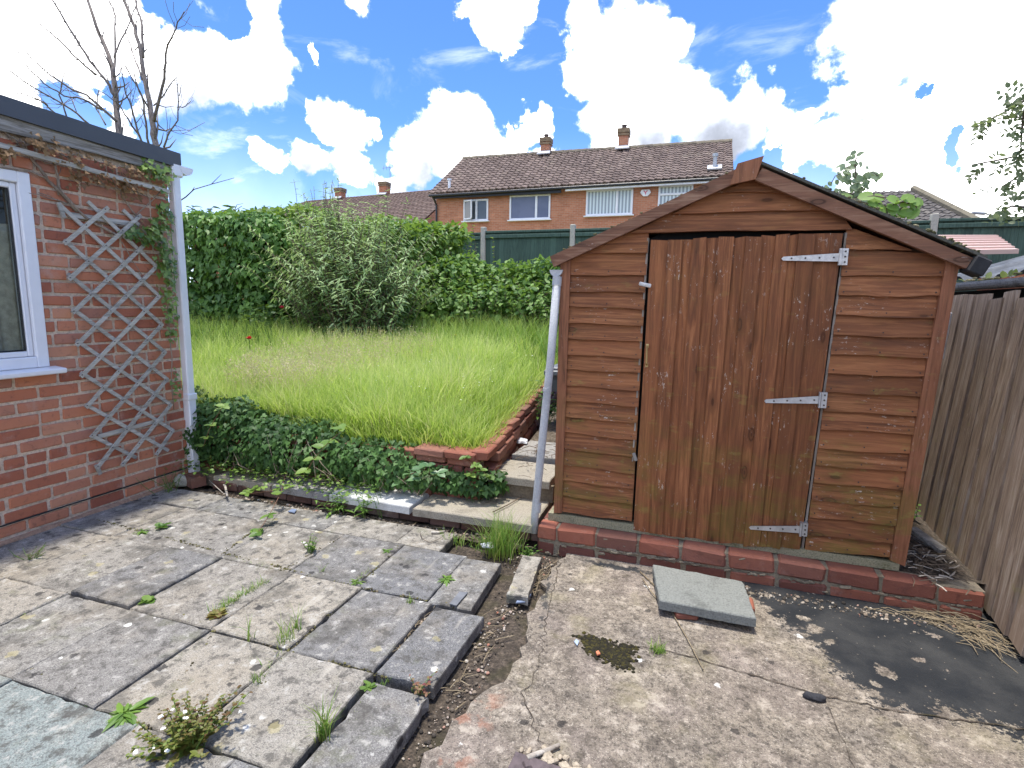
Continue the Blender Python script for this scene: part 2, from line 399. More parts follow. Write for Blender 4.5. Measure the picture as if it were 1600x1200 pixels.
def m_concrete():
    n = NT('weathered_concrete'); co = n.obj(); x, y, z = n.sep(co)
    f = n.noise(co, 190, 4, .72); m1 = n.noise(co, 62, 6, .70); b = n.noise(co, 2.6, 5, .6); v = n.voro(co, 115)
    c = n.ramp(b, (.3, (.235, .205, .172)), (.46, (.335, .285, .222)), (.58, (.285, .238, .195)), (.7, (.40, .335, .28)))
    c = n.mix(c, (.075, .062, .050), n.math('MULTIPLY', n.mr(m1, .47, .62), n.mr(b, .3, .65, .85, .45)))
    c = n.mix(c, (.055, .047, .042), n.mr(f, .52, .66, 0, .8))
    c = n.mix(c, (.74, .67, .55), n.mr(n.math('ADD', v, n.math('MULTIPLY', f, .5)), .44, .34, 0, .75))
    bl = n.noise(co, 13, 7, .72); c = n.mix(c, (.075, .062, .050), n.math('MULTIPLY', n.mr(bl, .50, .64), .6)); c = n.mix(c, (.56, .485, .395), n.math('MULTIPLY', n.mr(bl, .46, .35), .7))
    b2 = n.noise(co, 46, 5, .75); c = n.mix(c, (.05, .042, .036), n.mr(b2, .56, .66, 0, .7)); c = n.mix(c, (.66, .58, .47), n.mr(b2, .42, .33, 0, .6))
    # yellow lichen wash
    c = n.mix(c, (.36, .32, .17), n.math('MULTIPLY', n.mr(n.noise(co, 3.7, 5, .6), .52, .72), .35))
    # black lichen spots
    wob = n.math('MULTIPLY', n.noise(co, 34, 3, .65), .3)
    v2 = n.math('ADD', n.voro(co, 7.5), wob)
    c = n.mix(c, (.028, .026, .026), n.math('MULTIPLY', n.mr(v2, .27, .24), .7))
    v3 = n.math('ADD', n.voro(n.mapc(co, loc=(3., 9., 0)), 4.4), wob)
    c = n.mix(c, (.80, .78, .72), n.math('MULTIPLY', n.mr(v3, .225, .20), .8))
    # old bitumen coat, worn through along its edge
    xb = n.math('ADD', n.math('MULTIPLY', n.math('SUBTRACT', 2.72, y), .52), .37)
    d = n.math('MINIMUM', n.math('SUBTRACT', x, xb), n.math('SUBTRACT', y, 2.10))
    d = n.math('ADD', d, n.math('MULTIPLY', n.math('SUBTRACT', n.noise(co, 6., 8, .74), .5), .46))
    d = n.math('ADD', d, n.math('MULTIPLY', n.math('SUBTRACT', n.noise(co, 38., 6, .74), .5), .26))
    bm = n.mr(d, -.004, .018)
    rag = n.noise(n.mapc(co, loc=(2.2, 5.1, 0)), 9.5, 5, .6)
    bm = n.math('MULTIPLY', bm, n.mr(rag, .665, .645, 0, 1))
    bm = n.math('MULTIPLY', bm, n.mr(n.math('ADD', n.voro(co, 30), n.math('MULTIPLY', f, .4)), .25, .30))
    hn = n.math('MULTIPLY', n.math('SUBTRACT', n.noise(co, 22., 6, .7), .5), .13)
    for hx_, hy_, hr_ in ((.80, 2.29, .030), (.585, 2.52, .030), (.63, 2.44, .018), (.56, 2.60, .02), (.95, 2.42, .008), (.74, 2.19, .012)):
        dd = n.n('VectorMath', {0: co, 1: (hx_, hy_, ZC)}, operation='DISTANCE').outputs['Value']
        bm = n.math('MULTIPLY', bm, n.mr(n.math('ADD', dd, hn), hr_, hr_ + .008))
    # a second trace of it beside the long crack
    d2 = n.math('ADD', n.math('ABSOLUTE', n.math('ADD', x, n.math('ADD', n.math('MULTIPLY', y, .17), .19))), n.math('MULTIPLY', n.noise(co, 26, 5, .7), .30))
    t2 = n.math('MULTIPLY', n.mr(d2, .17, .135), n.mr(y, 2.0, 2.2)); t2 = n.math('MULTIPLY', t2, .85)
    d3 = n.math('ADD', n.math('MULTIPLY', n.math('ABSOLUTE', n.math('SUBTRACT', y, 2.79)), 1.), n.math('MULTIPLY', n.noise(co, 17, 5, .7), .26))
    t2 = n.math('MAXIMUM', t2, n.math('MULTIPLY', n.mr(d3, .165, .13), n.mr(x, -.6, -.4)))
    bit = n.mix((.020, .023, .027), (.055, .056, .056), n.mr(n.noise(co, 5, 5, .6), .35, .7))
    bit = n.mix(bit, (.11, .105, .09), n.mr(f, .60, .74, 0, .6))
    c = n.mix(c, bit, n.math('MAXIMUM', bm, t2))
    # reddish brick dust where the concrete has broken away by the paving
    rd = n.math('MULTIPLY', n.mr(n.noise(n.mapc(co, loc=(5.5, .3, 0)), 7.5, 5, .6), .55, .62), n.mr(n.math('ADD', x, n.math('MULTIPLY', y, .0)), -.52, -.60))
    c = n.mix(c, (.40, .17, .10), n.math('MULTIPLY', rd, n.mr(y, 1.75, 1.6, 0, .5)))
    h = n.math('ADD', n.math('MULTIPLY', f, .7), n.math('ADD', m1, n.math('MULTIPLY', bm, .15)))
    return n.out(c, n.mr(bm, 0, 1, .9, .7, False), n.bump(h, .9, .008), spec=.3)
M_CONC = m_concrete()

# ------------------------------------------------------------------ ground, lawn bank, path
def lawn_z(x, y):
    return .36 + .072 * np.clip(np.asarray(y) - 3.2, 0, 8.5)
def sheet(name, xs, ys, zf, m, jit=0.):
    mb = MB(); nx, ny = len(xs), len(ys)
    vs = [(x, y, float(zf(x, y)) + U(-jit, jit)) for y in ys for x in xs]
    fs = [(j * nx + i, j * nx + i + 1, (j + 1) * nx + i + 1, (j + 1) * nx + i) for j in range(ny - 1) for i in range(nx - 1)]
    mb.add(vs, fs); return mb.build(name, m, recalc=False, smooth=True)
def m_turf():
    n = NT('turf_soil'); co = n.obj(); f = n.noise(co, 30, 5, .7)
    c = n.ramp(f, (.3, (.10, .11, .025)), (.5, (.20, .20, .05)), (.7, (.32, .28, .10)))
    return n.out(c, .95, n.bump(f, .8, .02))
M_TURF = m_turf()
g = sheet('ground', [-400, -60, -20, -8, -4, 0, 4, 8, 20, 60, 400], [-300, -40, -10, -4, 0, 2, 3.4, 3.8, 4.5, 6, 9, 12, 20, 60, 200, 900],
          lambda x, y: -.065 if y < 100 else .6, M_SOIL)
tag(g, 'bare dark soil under the whole garden', 'ground', kind='structure')
lx = [-60, -30, -15, -10] + [-9 + .5 * i for i in range(16)] + [-1.25]
ly = [3.24] + [3.5 + .5 * i for i in range(17)] + [14, 20, 40, 120]
l = sheet('lawn', lx, ly, lawn_z, M_TURF, .012)
for v in l.data.vertices:
    if v.co.x > -1.3: v.co.x = -1.262 - .0915 * (min(v.co.y, 12) - 3.2)
tag(l, 'raised lawn behind the low brick edging', 'lawn', kind='structure')
def m_path():
    n = NT('path_soil'); co = n.obj(); f = n.noise(co, 40, 6, .7)
    c = n.ramp(f, (.3, (.03, .024, .018)), (.5, (.11, .085, .06)), (.72, (.30, .25, .19)))
    return n.out(c, .95, n.bump(f, .9, .015))
p = sheet('garden_path', [-1.26, -1.0, -.7, 0, 1, 2, 6, 30], [3.22, 3.6, 4.1, 5, 6, 8, 11, 20, 40], lambda x, y: min(.75, .03 + (.14 if x < -.65 else .06) * (y - 3.0)) if x < 1.2 else min(.75, .1 * (y - 3)), m_path(), .01)
tag(p, 'trodden soil path behind the steps and shed', 'path', kind='structure')

# ---- paving: rows of slabs, the joints dark
def slab(mb, x0, x1, y0, y1, t, z=0., th=.045, gap=.0012, tilt=.004):
    a = [(x0 + gap, y0 + gap), (x1 - gap, y0 + gap), (x1 - gap, y1 - gap), (x0 + gap, y1 - gap)]
    a = [(x + U(-.004, .004), y + U(-.004, .004)) for x, y in a]
    poly = []
    for i in range(4):
        (ax, ay), (bx, by) = a[i], a[(i + 1) % 4]; L = math.hypot(bx - ax, by - ay); k = max(3, int(L / .035)); nx, ny = (by - ay) / L, -(bx - ax) / L
        for j in range(k):
            u = j / k; e = 0 if j == 0 else -abs(random.gauss(0, .0022)) - (U(.003, .010) if random.random() < .06 else 0)
            poly.append((ax + (bx - ax) * u + nx * e, ay + (by - ay) * u + ny * e))
    zz = [U(-tilt, tilt) for _ in range(3)]; cx, cy = (x0 + x1) / 2, (y0 + y1) / 2
    hz = lambda x, y: z + zz[0] + zz[1] * (x - cx) * 3 + zz[2] * (y - cy) * 3
    n = len(poly); ins = [(x + (cx - x) * .018, y + (cy - y) * .018) for x, y in poly]
    vs = [(x, y, hz(x, y) - th) for x, y in poly] + [(x, y, hz(x, y) - .006) for x, y in poly] + [(x, y, hz(x, y)) for x, y in ins]
    fs = [(i, (i + 1) % n, n + (i + 1) % n, n + i) for i in range(n)] + [(n + i, n + (i + 1) % n, 2 * n + (i + 1) % n, 2 * n + i) for i in range(n)] + [tuple(range(2 * n, 3 * n))]
    return mb.add(vs, fs, t)
pv = MB()
GR, TN, DK, GN = .0, .42, .64, .95
rows = [
    (2.575, 2.83, [(-1.26, -1.54, .38), (-1.54, -2.03, .5), (-2.03, -2.46, .1), (-2.46, -3.0, .05), (-3.0, -3.56, .2)]),
    (2.095, 2.575, [(-1.085, -1.47, .64), (-1.47, -1.87, .7), (-1.87, -2.32, .33), (-2.32, -3.1, .55), (-3.1, -3.56, .18)]),
    (1.585, 2.095, [(-1.05, -1.43, .69), (-1.43, -1.825, .46), (-1.825, -2.29, .80), (-2.29, -2.66, .62), (-2.66, -3.1, .3), (-3.1, -3.56, .33)]),
    (1.12, 1.585, [(-1.04, -1.425, .33), (-1.425, -1.82, .40), (-1.82, -2.25, .58), (-2.25, -2.67, .2), (-2.67, -3.1, .48), (-3.1, -3.56, .3)]),
    (.64, 1.12, [(-1.04, -1.22, .0), (-1.22, -1.615, .78), (-1.615, -2.235, .97), (-2.235, -2.67, .93), (-2.67, -3.1, .05), (-3.1, -3.56, .3)]),
]
for k in range(9):
    y1 = .64 - .48 * k; rows.append((y1 - .48, y1, [(-.8 - .46 * i, -.8 - .46 * (i + 1), random.choice([0., .1, .3, .42, .64, .8])) for i in range(6)]))
for y0, y1, cs in rows:
    for x1, x0, t in cs:
        slab(pv, x0, x1, y0, y1, t, U(-.003, .003) + (.006 if (x1, y0) == (-2.29, 1.585) else 0))
o = pv.build('paved_patio', M_SLAB, recalc=False); tag(o, 'patio of large old concrete slabs beside the brick building', 'paving', kind='structure')
def solo_slab(x0, x1, y0, y1, t, label, z=0., th=.05, rz=0., m=None, name='paving_slab', group=None, gap=.004):
    mb = MB(); slab(mb, x0, x1, y0, y1, t, z, th, gap)
    vs = np.array(mb.v); c = np.array([(x0 + x1) / 2, (y0 + y1) / 2, 0]); ca, sa = math.cos(rz), math.sin(rz)
    q = vs - c; mb.v = [tuple(p) for p in np.stack([q[:, 0] * ca - q[:, 1] * sa, q[:, 0] * sa + q[:, 1] * ca, q[:, 2]], 1) + c]
    mb.f.append(tuple(range(len(mb.v) // 3))[::-1])
    return tag(mb.build(name, m or M_SLAB, recalc=False), label, 'slab', group)
EG = 'narrow slabs along the open edge of the patio'
solo_slab(-1.095, -.872, 2.085, 2.565, .02, 'narrow grey edge slab with a piece of slate lying on it', .0, rz=R(2), group=EG)
solo_slab(-1.035, -.79, 1.585, 2.065, .66, 'narrow grey edge slab beside the wide debris-filled gap', .0, rz=R(-1), group=EG)
solo_slab(-1.02, -.79, 1.06, 1.545, .70, 'narrow bluish edge slab with a tall grass tuft at its joint', .0, group=EG)
solo_slab(-.79, -.675, 2.27, 2.70, .35, 'small broken slab piece lying askew in the soil below the patio edge', .0, .045, rz=R(7), name='slab_offcut')
for k in range(5): solo_slab(-1.02, -.79, 1.05 - .48 * (k + 1), 1.05 - .48 * k, .1 + .2 * k, 'narrow grey edge slab cut off by the bottom of the picture', .0, group=EG) if k < 1 else None

# ---- concrete yard in front of the shed
def jag(pts, amp, step):
    out = []
    for (a, b) in zip(pts[:-1], pts[1:]):
        a, b = np.array(a), np.array(b); L = np.linalg.norm(b - a); k = max(1, int(L / step)); nn = np.array([-(b - a)[1], (b - a)[0]]) / L
        for i in range(k): out.append(tuple(a + (b - a) * i / k + (nn * random.gauss(0, amp) if i else 0)))
    return out + [tuple(pts[-1])]
ZC = -.03
edgeW = jag([(-.60, 2.86), (-.63, 2.55), (-.60, 2.1), (-.58, 1.8), (-.66, 1.6), (-.70, 1.3), (-.74, .6), (-.76, -5)], .014, .05)
mb = MB(); poly = [(2.6, -5), (2.6, 2.95)] + [(-.6, 2.95)] + edgeW
n_ = len(poly)
mb.add([(x, y, ZC) for x, y in poly] + [(x, y, ZC - .08) for x, y in poly], [tuple(range(n_))] + [(i, n_ + i, n_ + (i + 1) % n_, (i + 1) % n_) for i in range(n_)])
o = mb.build('concrete_yard', M_CONC); tag(o, 'worn concrete yard with an old black bitumen coat in front of the shed', 'concrete', kind='structure')
def crack(name, pts, w, label, amp=.008):
    c = jag(pts, amp, .025); mb = MB(); L, Rr = [], []
    for i, p in enumerate(c):
        d = np.array(c[min(i + 1, len(c) - 1)]) - np.array(c[max(i - 1, 0)]); d /= np.linalg.norm(d); nn = np.array([-d[1], d[0]]); k = w * U(.25, 1.1) * (1 if 0 < i < len(c) - 1 else .2)
        L.append(np.array(p) + nn * k); Rr.append(np.array(p) - nn * k)
    n = len(c); mb.add([(*p, ZC + .004) for p in L] + [(*p, ZC + .004) for p in Rr], [(i, i + 1, n + i + 1, n + i) for i in range(n - 1)])
    return tag(mb.build(name, M_SOIL), label, 'crack', kind='structure')
P2 = lambda px, py: tuple(onz(px, py, ZC)[:2])
crack('concrete_crack', [P2(1000, 1012), P2(1045, 1018), P2(1140, 1045), P2(1270, 1085), P2(1420, 1115), P2(1600, 1140), (1.6, 2.08)], .0034, 'long dirt filled crack running across the concrete', .004)
crack('concrete_crack', [P2(876, 868), P2(862, 930), P2(855, 965), P2(842, 1040), P2(825, 1075), P2(820, 1100), P2(834, 1125), P2(840, 1158), P2(855, 1165)], .002, 'wandering crack from the plinth corner to the drain cover')
crack('concrete_crack', [P2(1292, 1100), P2(1312, 1150), P2(1335, 1200), (.54, 1.2), (.5, .4)], .0014, 'fine straight joint by the flat dark stone', .003)

# ------------------------------------------------------------------ brick extension
WX = -3.56; WY1 = 3.005
bx = thing('brick_extension', 'single storey red brick extension with a flat roof, trellis on its side wall', 'building', (WX - 1.5, 1.0, 0))
WIN_Y0, WIN_Y1, WIN_Z0, WIN_Z1 = 1.02, 2.135, .955, 2.03
mo = MB()
for (y0, y1, z0, z1) in ((-3.2, WIN_Y0, -.06, 2.25), (WIN_Y1, WY1 - .004, -.06, 2.25), (WIN_Y0, WIN_Y1, -.06, WIN_Z0), (WIN_Y0, WIN_Y1, WIN_Z1, 2.25)):
    mo.box((WX - .115, (y0 + y1) / 2, (z0 + z1) / 2), (.22, y1 - y0, z1 - z0))
mo.box((WX - 2.2, WY1 - .11, 1.1), (3.9, .21, 2.28)); mo.box((WX - 4.05, -.1, 1.1), (.2, 6, 2.28))
wall = mo.build('wall', M_MORTAR, bx)
br = MB()
def course(mb, y0, y1, z, h, x, off, skip=None):
    x -= .0025
    y = y0 - off
    while y < y1:
        L = .2125 if random.random() > .16 else .100
        a, b = max(y, y0), min(y + L, y1)
        if skip and a < skip[1] and b > skip[0]:
            if a < skip[0] - .03: pieces = [(a, skip[0])]
            elif b > skip[1] + .03: pieces = [(skip[1], b)]
            else: pieces = []
        else: pieces = [(a, b)]
        for (p, q) in pieces:
            if q - p > .03:
                mb.box((x - .045 + U(-.0025, .0035), (p + q) / 2, z + h / 2 + U(-.0015, .0015)), (.10, q - p - U(.001, .006), h - U(0, .005)), tint=random.random(), bev=U(.003, .006), jit=.0018, rx=R(U(-.5, .5)))
        y += L + .0130
z = -.05; i = 0
while z < 2.2:
    h = .0605
    sk = (WIN_Y0 - .004, WIN_Y1 + .004) if z + h > WIN_Z0 - .03 and z < WIN_Z1 else None
    course(br, -.4, WY1, z, h, WX, (i % 2) * .1125 + U(-.015, .015), sk); z += .0752; i += 1
br.build('brick_face', M_BRICK, wall)
dp = MB(); dp.box((WX - .05, 1.3, .0965), (.112, 3.38, .006)); dp.build('damp_course', m_plain('bitumen_felt', (.03, .03, .032), .8), wall)
# render band of old mortar at the foot of the wall
mb = MB()
for k in range(40):
    y = -.4 + k * .085; mb.box((WX + .008, y, -.008), (.03 + U(0, .02), .09, .02 + U(0, .018)), tint=random.random(), bev=.006, jit=.004, ry=R(20))
mb.build('mortar_fillet', m_mortar('fillet_mortar', (.42, .26, .17)), wall)
# roof: slab, grey drip trim and weathered fascia (top edge falls towards the gutter end)
zt = lambda y: 2.392 - .026 * (y - 2.046)
def yz(mb, y0, y1, za0, za1, zb0, zb1, x0, x1, t=.5):
    mb.prism([(x0, y0, za0), (x0, y1, za1), (x0, y1, zb1), (x0, y0, zb0)], (x1 - x0, 0, 0), t)
mb = MB(); yz(mb, -3.3, 3.06, zt(-3.3) - .03, zt(3.06) - .03, zt(-3.3) + .0, zt(3.06) + .0, WX - 4.1, WX + .04)
roof = mb.build('roof', m_plain('grey_roof_felt', (.10, .105, .115), .8, .2, 12), bx)
mb = MB(); yz(mb, -3.3, 3.066, zt(-3.3) - .094, zt(3.066) - .094, zt(-3.3) + .004, zt(3.066) + .004, WX + .043, WX + .056)
yz(mb, 3.062, 3.075, zt(3.07) - .094, zt(3.07) - .094, zt(3.07) + .004, zt(3.07) + .004, WX - 4.1, WX + .054)
mb.build('drip_trim', m_plain('grey_trim', (.068, .074, .084), .45, .06, 5, .05), roof)
n_ = NT('weathered_paint_wood'); co = n_.obj(); g = n_.noise(n_.mapc(co, (40, 2.2, 40)), 1.3, 6, .65, .8); f2 = n_.noise(n_.mapc(co, (60, 5, 60)), 1.4, 4, .7)
cc = n_.ramp(g, (.30, (.07, .06, .05)), (.45, (.20, .18, .15)), (.62, (.38, .36, .33))); cc = n_.mix(cc, (.12, .10, .08), n_.mr(f2, .56, .72, 0, .8)); cc = n_.mix(cc, (.16, .17, .07), n_.mr(n_.noise(co, 5, 5, .6), .55, .72, 0, .6))
M_FASC = n_.out(cc, .85, n_.bump(g, .7, .006))
mb = MB()
for k in range(24):
    ya, yb = -3.3 + 6.33 * k / 24, -3.3 + 6.33 * (k + 1) / 24
    w = .008 * math.sin(k * 2.1); w2 = .008 * math.sin((k + 1) * 2.1)
    yz(mb, ya, yb, 2.222 + w * .6 - .0 * ya, 2.222 + w2 * .6, zt(ya) - .0935, zt(yb) - .0935, WX + .012, WX + .036)
mb.build('fascia_board', M_FASC, bx, recalc=True)
# window
wm = MB()
fw, fx = .07, WX - .012
def frame(mb, y0, y1, z0, z1, w, x, d, t=.5):
    mb.box((x, y0 + w / 2, (z0 + z1) / 2), (d, w, z1 - z0), bev=.005); mb.box((x, y1 - w / 2, (z0 + z1) / 2), (d, w, z1 - z0), bev=.005)
    mb.box((x, (y0 + y1) / 2, z1 - w / 2), (d, y1 - y0 - 2 * w, w), bev=.005); mb.box((x, (y0 + y1) / 2, z0 + w / 2), (d, y1 - y0 - 2 * w, w), bev=.005)
frame(wm, WIN_Y0, WIN_Y1, WIN_Z0, WIN_Z1, .062, fx, .07)
win = wm.build('window', M_UPVC, bx)
wm = MB(); frame(wm, WIN_Y0 + .064, WIN_Y1 - .064, WIN_Z0 + .064, WIN_Z1 - .064, .03, fx - .008, .05); wm.build('sash', M_UPVC, win)
wm = MB(); wm.box((WX + .02, (WIN_Y0 + WIN_Y1) / 2 + .0, WIN_Z0 - .018), (.15, WIN_Y1 - WIN_Y0 + .09, .030), bev=.006, ry=R(5)); wm.build('sill', M_UPVC, win)
n_ = NT('window_glass'); gl = n_.n('BsdfPrincipled', {'Base Color': (.75, .78, .78), 'Roughness': .02, 'Transmission Weight': 0., 'Specular IOR Level': .9}).outputs[0]
mxs = n_.n('MixShader', {0: n_.n('LayerWeight', {'Blend': .22}).outputs['Fresnel'], 1: n_.n('BsdfTransparent', {'Color': (.8, .84, .84)}).outputs[0], 2: n_.n('BsdfGlossy', {'Color': (1, 1, 1), 'Roughness': .01}).outputs[0]}).outputs[0]
n_.t.links.new(mxs, n_.n('OutputMaterial').inputs[0]); M_GLASS = n_.m
wm = MB(); wm.box((fx - .010, (WIN_Y0 + WIN_Y1) / 2, (WIN_Z0 + WIN_Z1) / 2), (.005, WIN_Y1 - WIN_Y0 - .19, WIN_Z1 - WIN_Z0 - .19)); wm.build('pane', M_GLASS, win)
wm = MB()
for (y0, y1, z0, z1) in ((WIN_Y0 + .096, WIN_Y1 - .096, WIN_Z0 + .096, WIN_Z1 - .096),):
    frame(wm, y0, y1, z0, z1, .008, fx + .004, .016)
wm.build('gasket', m_plain('black_rubber', (.012, .012, .012), .6), win)
wm = MB(); ncv = 70
vsv = []; fsv = []
for k in range(ncv + 1):
    y = WIN_Y0 + .05 + (WIN_Y1 - WIN_Y0 - .1) * k / ncv; xx = WX - .085 + .022 * math.sin(k * 1.05) + .012 * math.sin(k * .37)
    vsv += [(xx + .01 * math.sin(k * .6), y, WIN_Z0 + .02), (xx, y, WIN_Z1 - .30 + .02 * math.sin(k * .21))]
fsv = [(2 * k, 2 * k + 2, 2 * k + 3, 2 * k + 1) for k in range(ncv)]; wm.add(vsv, fsv); wm.build('net_curtain', m_plain('grey_beige_curtain', (.74, .67, .54), .9, .2, 30), win, smooth=True, recalc=False)
wm = MB(); wm.box((WX - 1.0, 1.5, 1.0), (.02, 3, 2.2)); wm.build('room_back', m_plain('dim_room', (.16, .14, .12), .9), win)
# gutter on the far end and downpipe at the corner
mb = MB()
def half_round(mb, p0, p1, r, n=10, wallt=.004, sag=0.):
    d = (Vector(p1) - Vector(p0)).normalized(); s_ = d.cross(Vector((0, 0, 1))).normalized(); up = Vector((0, 0, 1)); vs = []
    for p in (p0, p1):
        for rr in (r, r - wallt):
            for k in range(n + 1):
                a = math.pi + math.pi * k / n; vs.append(tuple(Vector(p) + s_ * math.cos(a) * rr + up * math.sin(a) * rr))
    m = n + 1; fs = []
    for k in range(n): fs += [(k, k + 1, 2 * m + k + 1, 2 * m + k), (m + k, m + k + 1, 3 * m + k + 1, 3 * m + k)]
    fs += [(0, m, 3 * m, 2 * m), (n, m + n, 3 * m + n, 2 * m + n)]
    mb.add(vs, fs)
    for p in (0, 2 * m): mb.add([vs[p + k] for k in range(m)], [tuple(range(m))])
gp = onx(272, 262, -3.5)
half_round(mb, (-3.50, 3.11, 2.285), (-7.5, 3.11, 2.27), .055)
gut = mb.build('gutter', M_UPVC, bx)
mb = MB(); pb = onz(298, 716, .06); ptop = np.array([-3.545, 3.04, 2.24])
pb = np.array([-3.545, 3.035, .02])
def sqpipe(mb, p0, p1, w, t=.5):
    c = (np.array(p0) + np.array(p1)) / 2; L = np.linalg.norm(np.array(p1) - np.array(p0)); d = (np.array(p1) - np.array(p0)) / L
    mb.box(c, (w, w, L), bev=.008, ry=math.atan2(d[0], d[2]), rx=-math.atan2(d[1], d[2]))
sqpipe(mb, pb, (-3.545, 3.04, .62), .066); sqpipe(mb, (-3.545, 3.04, .62), ptop, .060)
dpipe = mb.build('downpipe', M_UPVC, bx)
mb = MB(); mb.box((-3.545, 3.04, .635), (.078, .078, .05), bev=.006); mb.build('pipe_collar', M_UPVC, dpipe); mb = MB(); mb.box((-3.545, 3.045, 2.25), (.085, .085, .09), bev=.01); mb.build('pipe_collar', M_UPVC, dpipe)

# ---- trellis on the wall
M_TREL = m_wood('weathered_lath', (.40, .375, .325), 1, light=(.60, .575, .52), knots=False, flecks=.4)
TX = WX + .035
trl = MB()
def lath(mb, a, b, x, w=.022, d=.011):
    A, B = onx(*a, x), onx(*b, x); A[0] = B[0] = x; dr = (B - A) / np.linalg.norm(B - A); nn = np.cross([1, 0, 0], dr) * w / 2
    mb.prism([A - nn, A + nn, B + nn, B - nn], (d, 0, 0), random.random())
up_ = [((99, 381), (168, 324)), ((106, 437), (219, 336)), ((112, 489), (237, 371)), ((118, 540), (244, 416)), ((125, 589), (249, 462)), ((133, 637), (253, 506)), ((141, 684), (258, 549)), ((150, 732), (261, 591)), ((189, 728), (267, 631)), ((243, 711), (270, 671))]
dn_ = [((94, 322), (249, 464)), ((136, 315), (246, 419)), ((191, 328), (237, 372)), ((99, 375), (253, 508)), ((105, 428), (258, 551)), ((112, 482), (261, 593)), ((118, 532), (267, 633)), ((125, 582), (270, 673)), ((133, 632), (262, 704)), ((141, 680), (212, 715)), ((149, 726), (156, 741))]
for a, b in up_: lath(trl, a, b, TX)
for a, b in dn_: lath(trl, a, b, TX - .0125)
lath(trl, (105, 335), (214, 351), TX - .025, .03); lath(trl, (152, 682), (254, 655), TX - .025, .026); lath(trl, (90, 316), (99, 340), TX)
o = trl.build('garden_trellis', M_TREL); tag(o, 'weathered grey diamond lattice trellis fixed to the red brick wall', 'trellis')
nl = MB()
for a, b in up_:
    A, B = onx(*a, TX + .011), onx(*b, TX + .011); k = max(1, int(np.linalg.norm(B - A) / .145))
    for i in range(k + 1):
        p = A + (B - A) * (i + .12) / (k + .24); nl.tube([p, p + [.003, 0, 0]], .0035, 6)
q = nl.build('nail', m_plain('rusty_nail', (.05, .035, .03), .6), None); q.parent = o
mb = MB(); a, b = onx(-20, 218, WX + .05), onx(262, 297, WX + .05)
mb.prism([a, b, b + [0, 0, -.026], a + [0, 0, -.026]], (.02, 0, 0), .3); o = mb.build('wall_batten', M_TREL); tag(o, 'long grey wooden batten under the eaves, wound with dead ivy', 'batten')

# ---- ivy on the wall: bare stems, dead leaves, living leaves at the corner
M_STEM = m_wood('ivy_stem', (.27, .205, .15), 2, light=(.42, .36, .29), knots=False)
M_IVY = m_leaf('ivy_leaf', (.05, .11, .018), (.30, .42, .09), .22, .35)
M_DEAD = m_leaf('dead_leaf', (.10, .050, .022), (.34, .20, .09), .25, .7)
iv = thing('wall_ivy', 'half dead ivy on the brick wall, bare stems and green leaves at the corner', 'ivy', (WX, 2.9, 0))
st = MB()
def wstem(pts, r0, r1, x=WX + .02, jit=.010):
    P = [onx(px, py, x) for px, py in pts]; out = []
    for i in range(len(P) - 1):
        for k in range(3): out.append(P[i] + (P[i + 1] - P[i]) * k / 3 + rng.normal(size=3) * jit * .35 + [abs(U(0, jit)), 0, 0])
    out.append(P[-1]); n = len(out); st.tube(out, [r0 + (r1 - r0) * i / (n - 1) for i in range(n)], 6, random.random())
for pts, r0, r1 in [([(120, 330), (100, 308), (75, 280), (60, 262), (40, 235), (5, 205), (-30, 190)], .010, .006), ([(185, 370), (150, 350), (125, 333), (95, 300), (85, 265), (82, 250)], .009, .004), ([(75, 280), (45, 268), (0, 262), (-30, 258)], .006, .003), ([(130, 335), (105, 318), (60, 305), (40, 300)], .004, .002),
                    ([(92, 305), (90, 280), (95, 262)], .005, .002), ([(215, 340), (195, 315), (180, 290), (165, 270), (160, 250)], .005, .003), ([(240, 360), (215, 355), (185, 352), (150, 345)], .006, .003), ([(250, 300), (225, 325), (205, 345), (200, 350)], .004, .002), ([(100, 245), (130, 238), (160, 243), (175, 250)], .004, .002),
                    ([(30, 215), (45, 240), (70, 255), (110, 262), (150, 285)], .004, .002), ([(250, 330), (254, 380), (258, 430), (263, 500), (266, 560), (272, 640)], .005, .003), ([(10, 230), (50, 225), (90, 238), (140, 262), (200, 285), (240, 298)], .005, .003), ([(190, 380), (215, 420), (240, 455)], .003, .0015), ([(60, 300), (110, 322), (135, 330)], .003, .0015), ([(205, 262), (208, 275), (205, 285)], .003, .002), ([(178, 280), (195, 290), (235, 310)], .003, .002), ([(38, 240), (35, 215), (28, 205)], .003, .002), ([(55, 245), (52, 225), (50, 212)], .003, .002)]:
    wstem(pts, r0, r1)
st.build('stem', M_STEM, iv, smooth=True)
def wall_leaves(cl, x=WX + .03):
    P, D, N, S = [], [], [], []
    for px, py, sx, sy, k, s in cl:
        for _ in range(k):
            p = onx(px + random.gauss(0, sx), py + random.gauss(0, sy), x); p[0] += abs(U(.0, .07)); p[1] = min(p[1], 3.07)
            P.append(p); D.append((U(.1, .5), U(-.6, .6), U(-1, .0))); N.append((1, U(-.5, .5), U(0, .9))); S.append(s * U(.6, 1.2))
    return P, D, N, S
P, D, N, S = wall_leaves([(240, 268, 12, 5, 44, .045), (225, 258, 10, 4, 22, .045), (252, 280, 5, 8, 20, .045), (252, 330, 6, 12, 44, .05), (238, 355, 10, 8, 40, .05), (249, 385, 7, 14, 54, .05), (228, 372, 10, 5, 34, .05), (200, 362, 8, 4, 22, .045), (255, 420, 6, 14, 60, .05), (258, 460, 5, 14, 40, .045), (263, 520, 3, 18, 24, .04), (270, 600, 3, 16, 16, .04), (262, 490, 4, 8, 14, .04)])
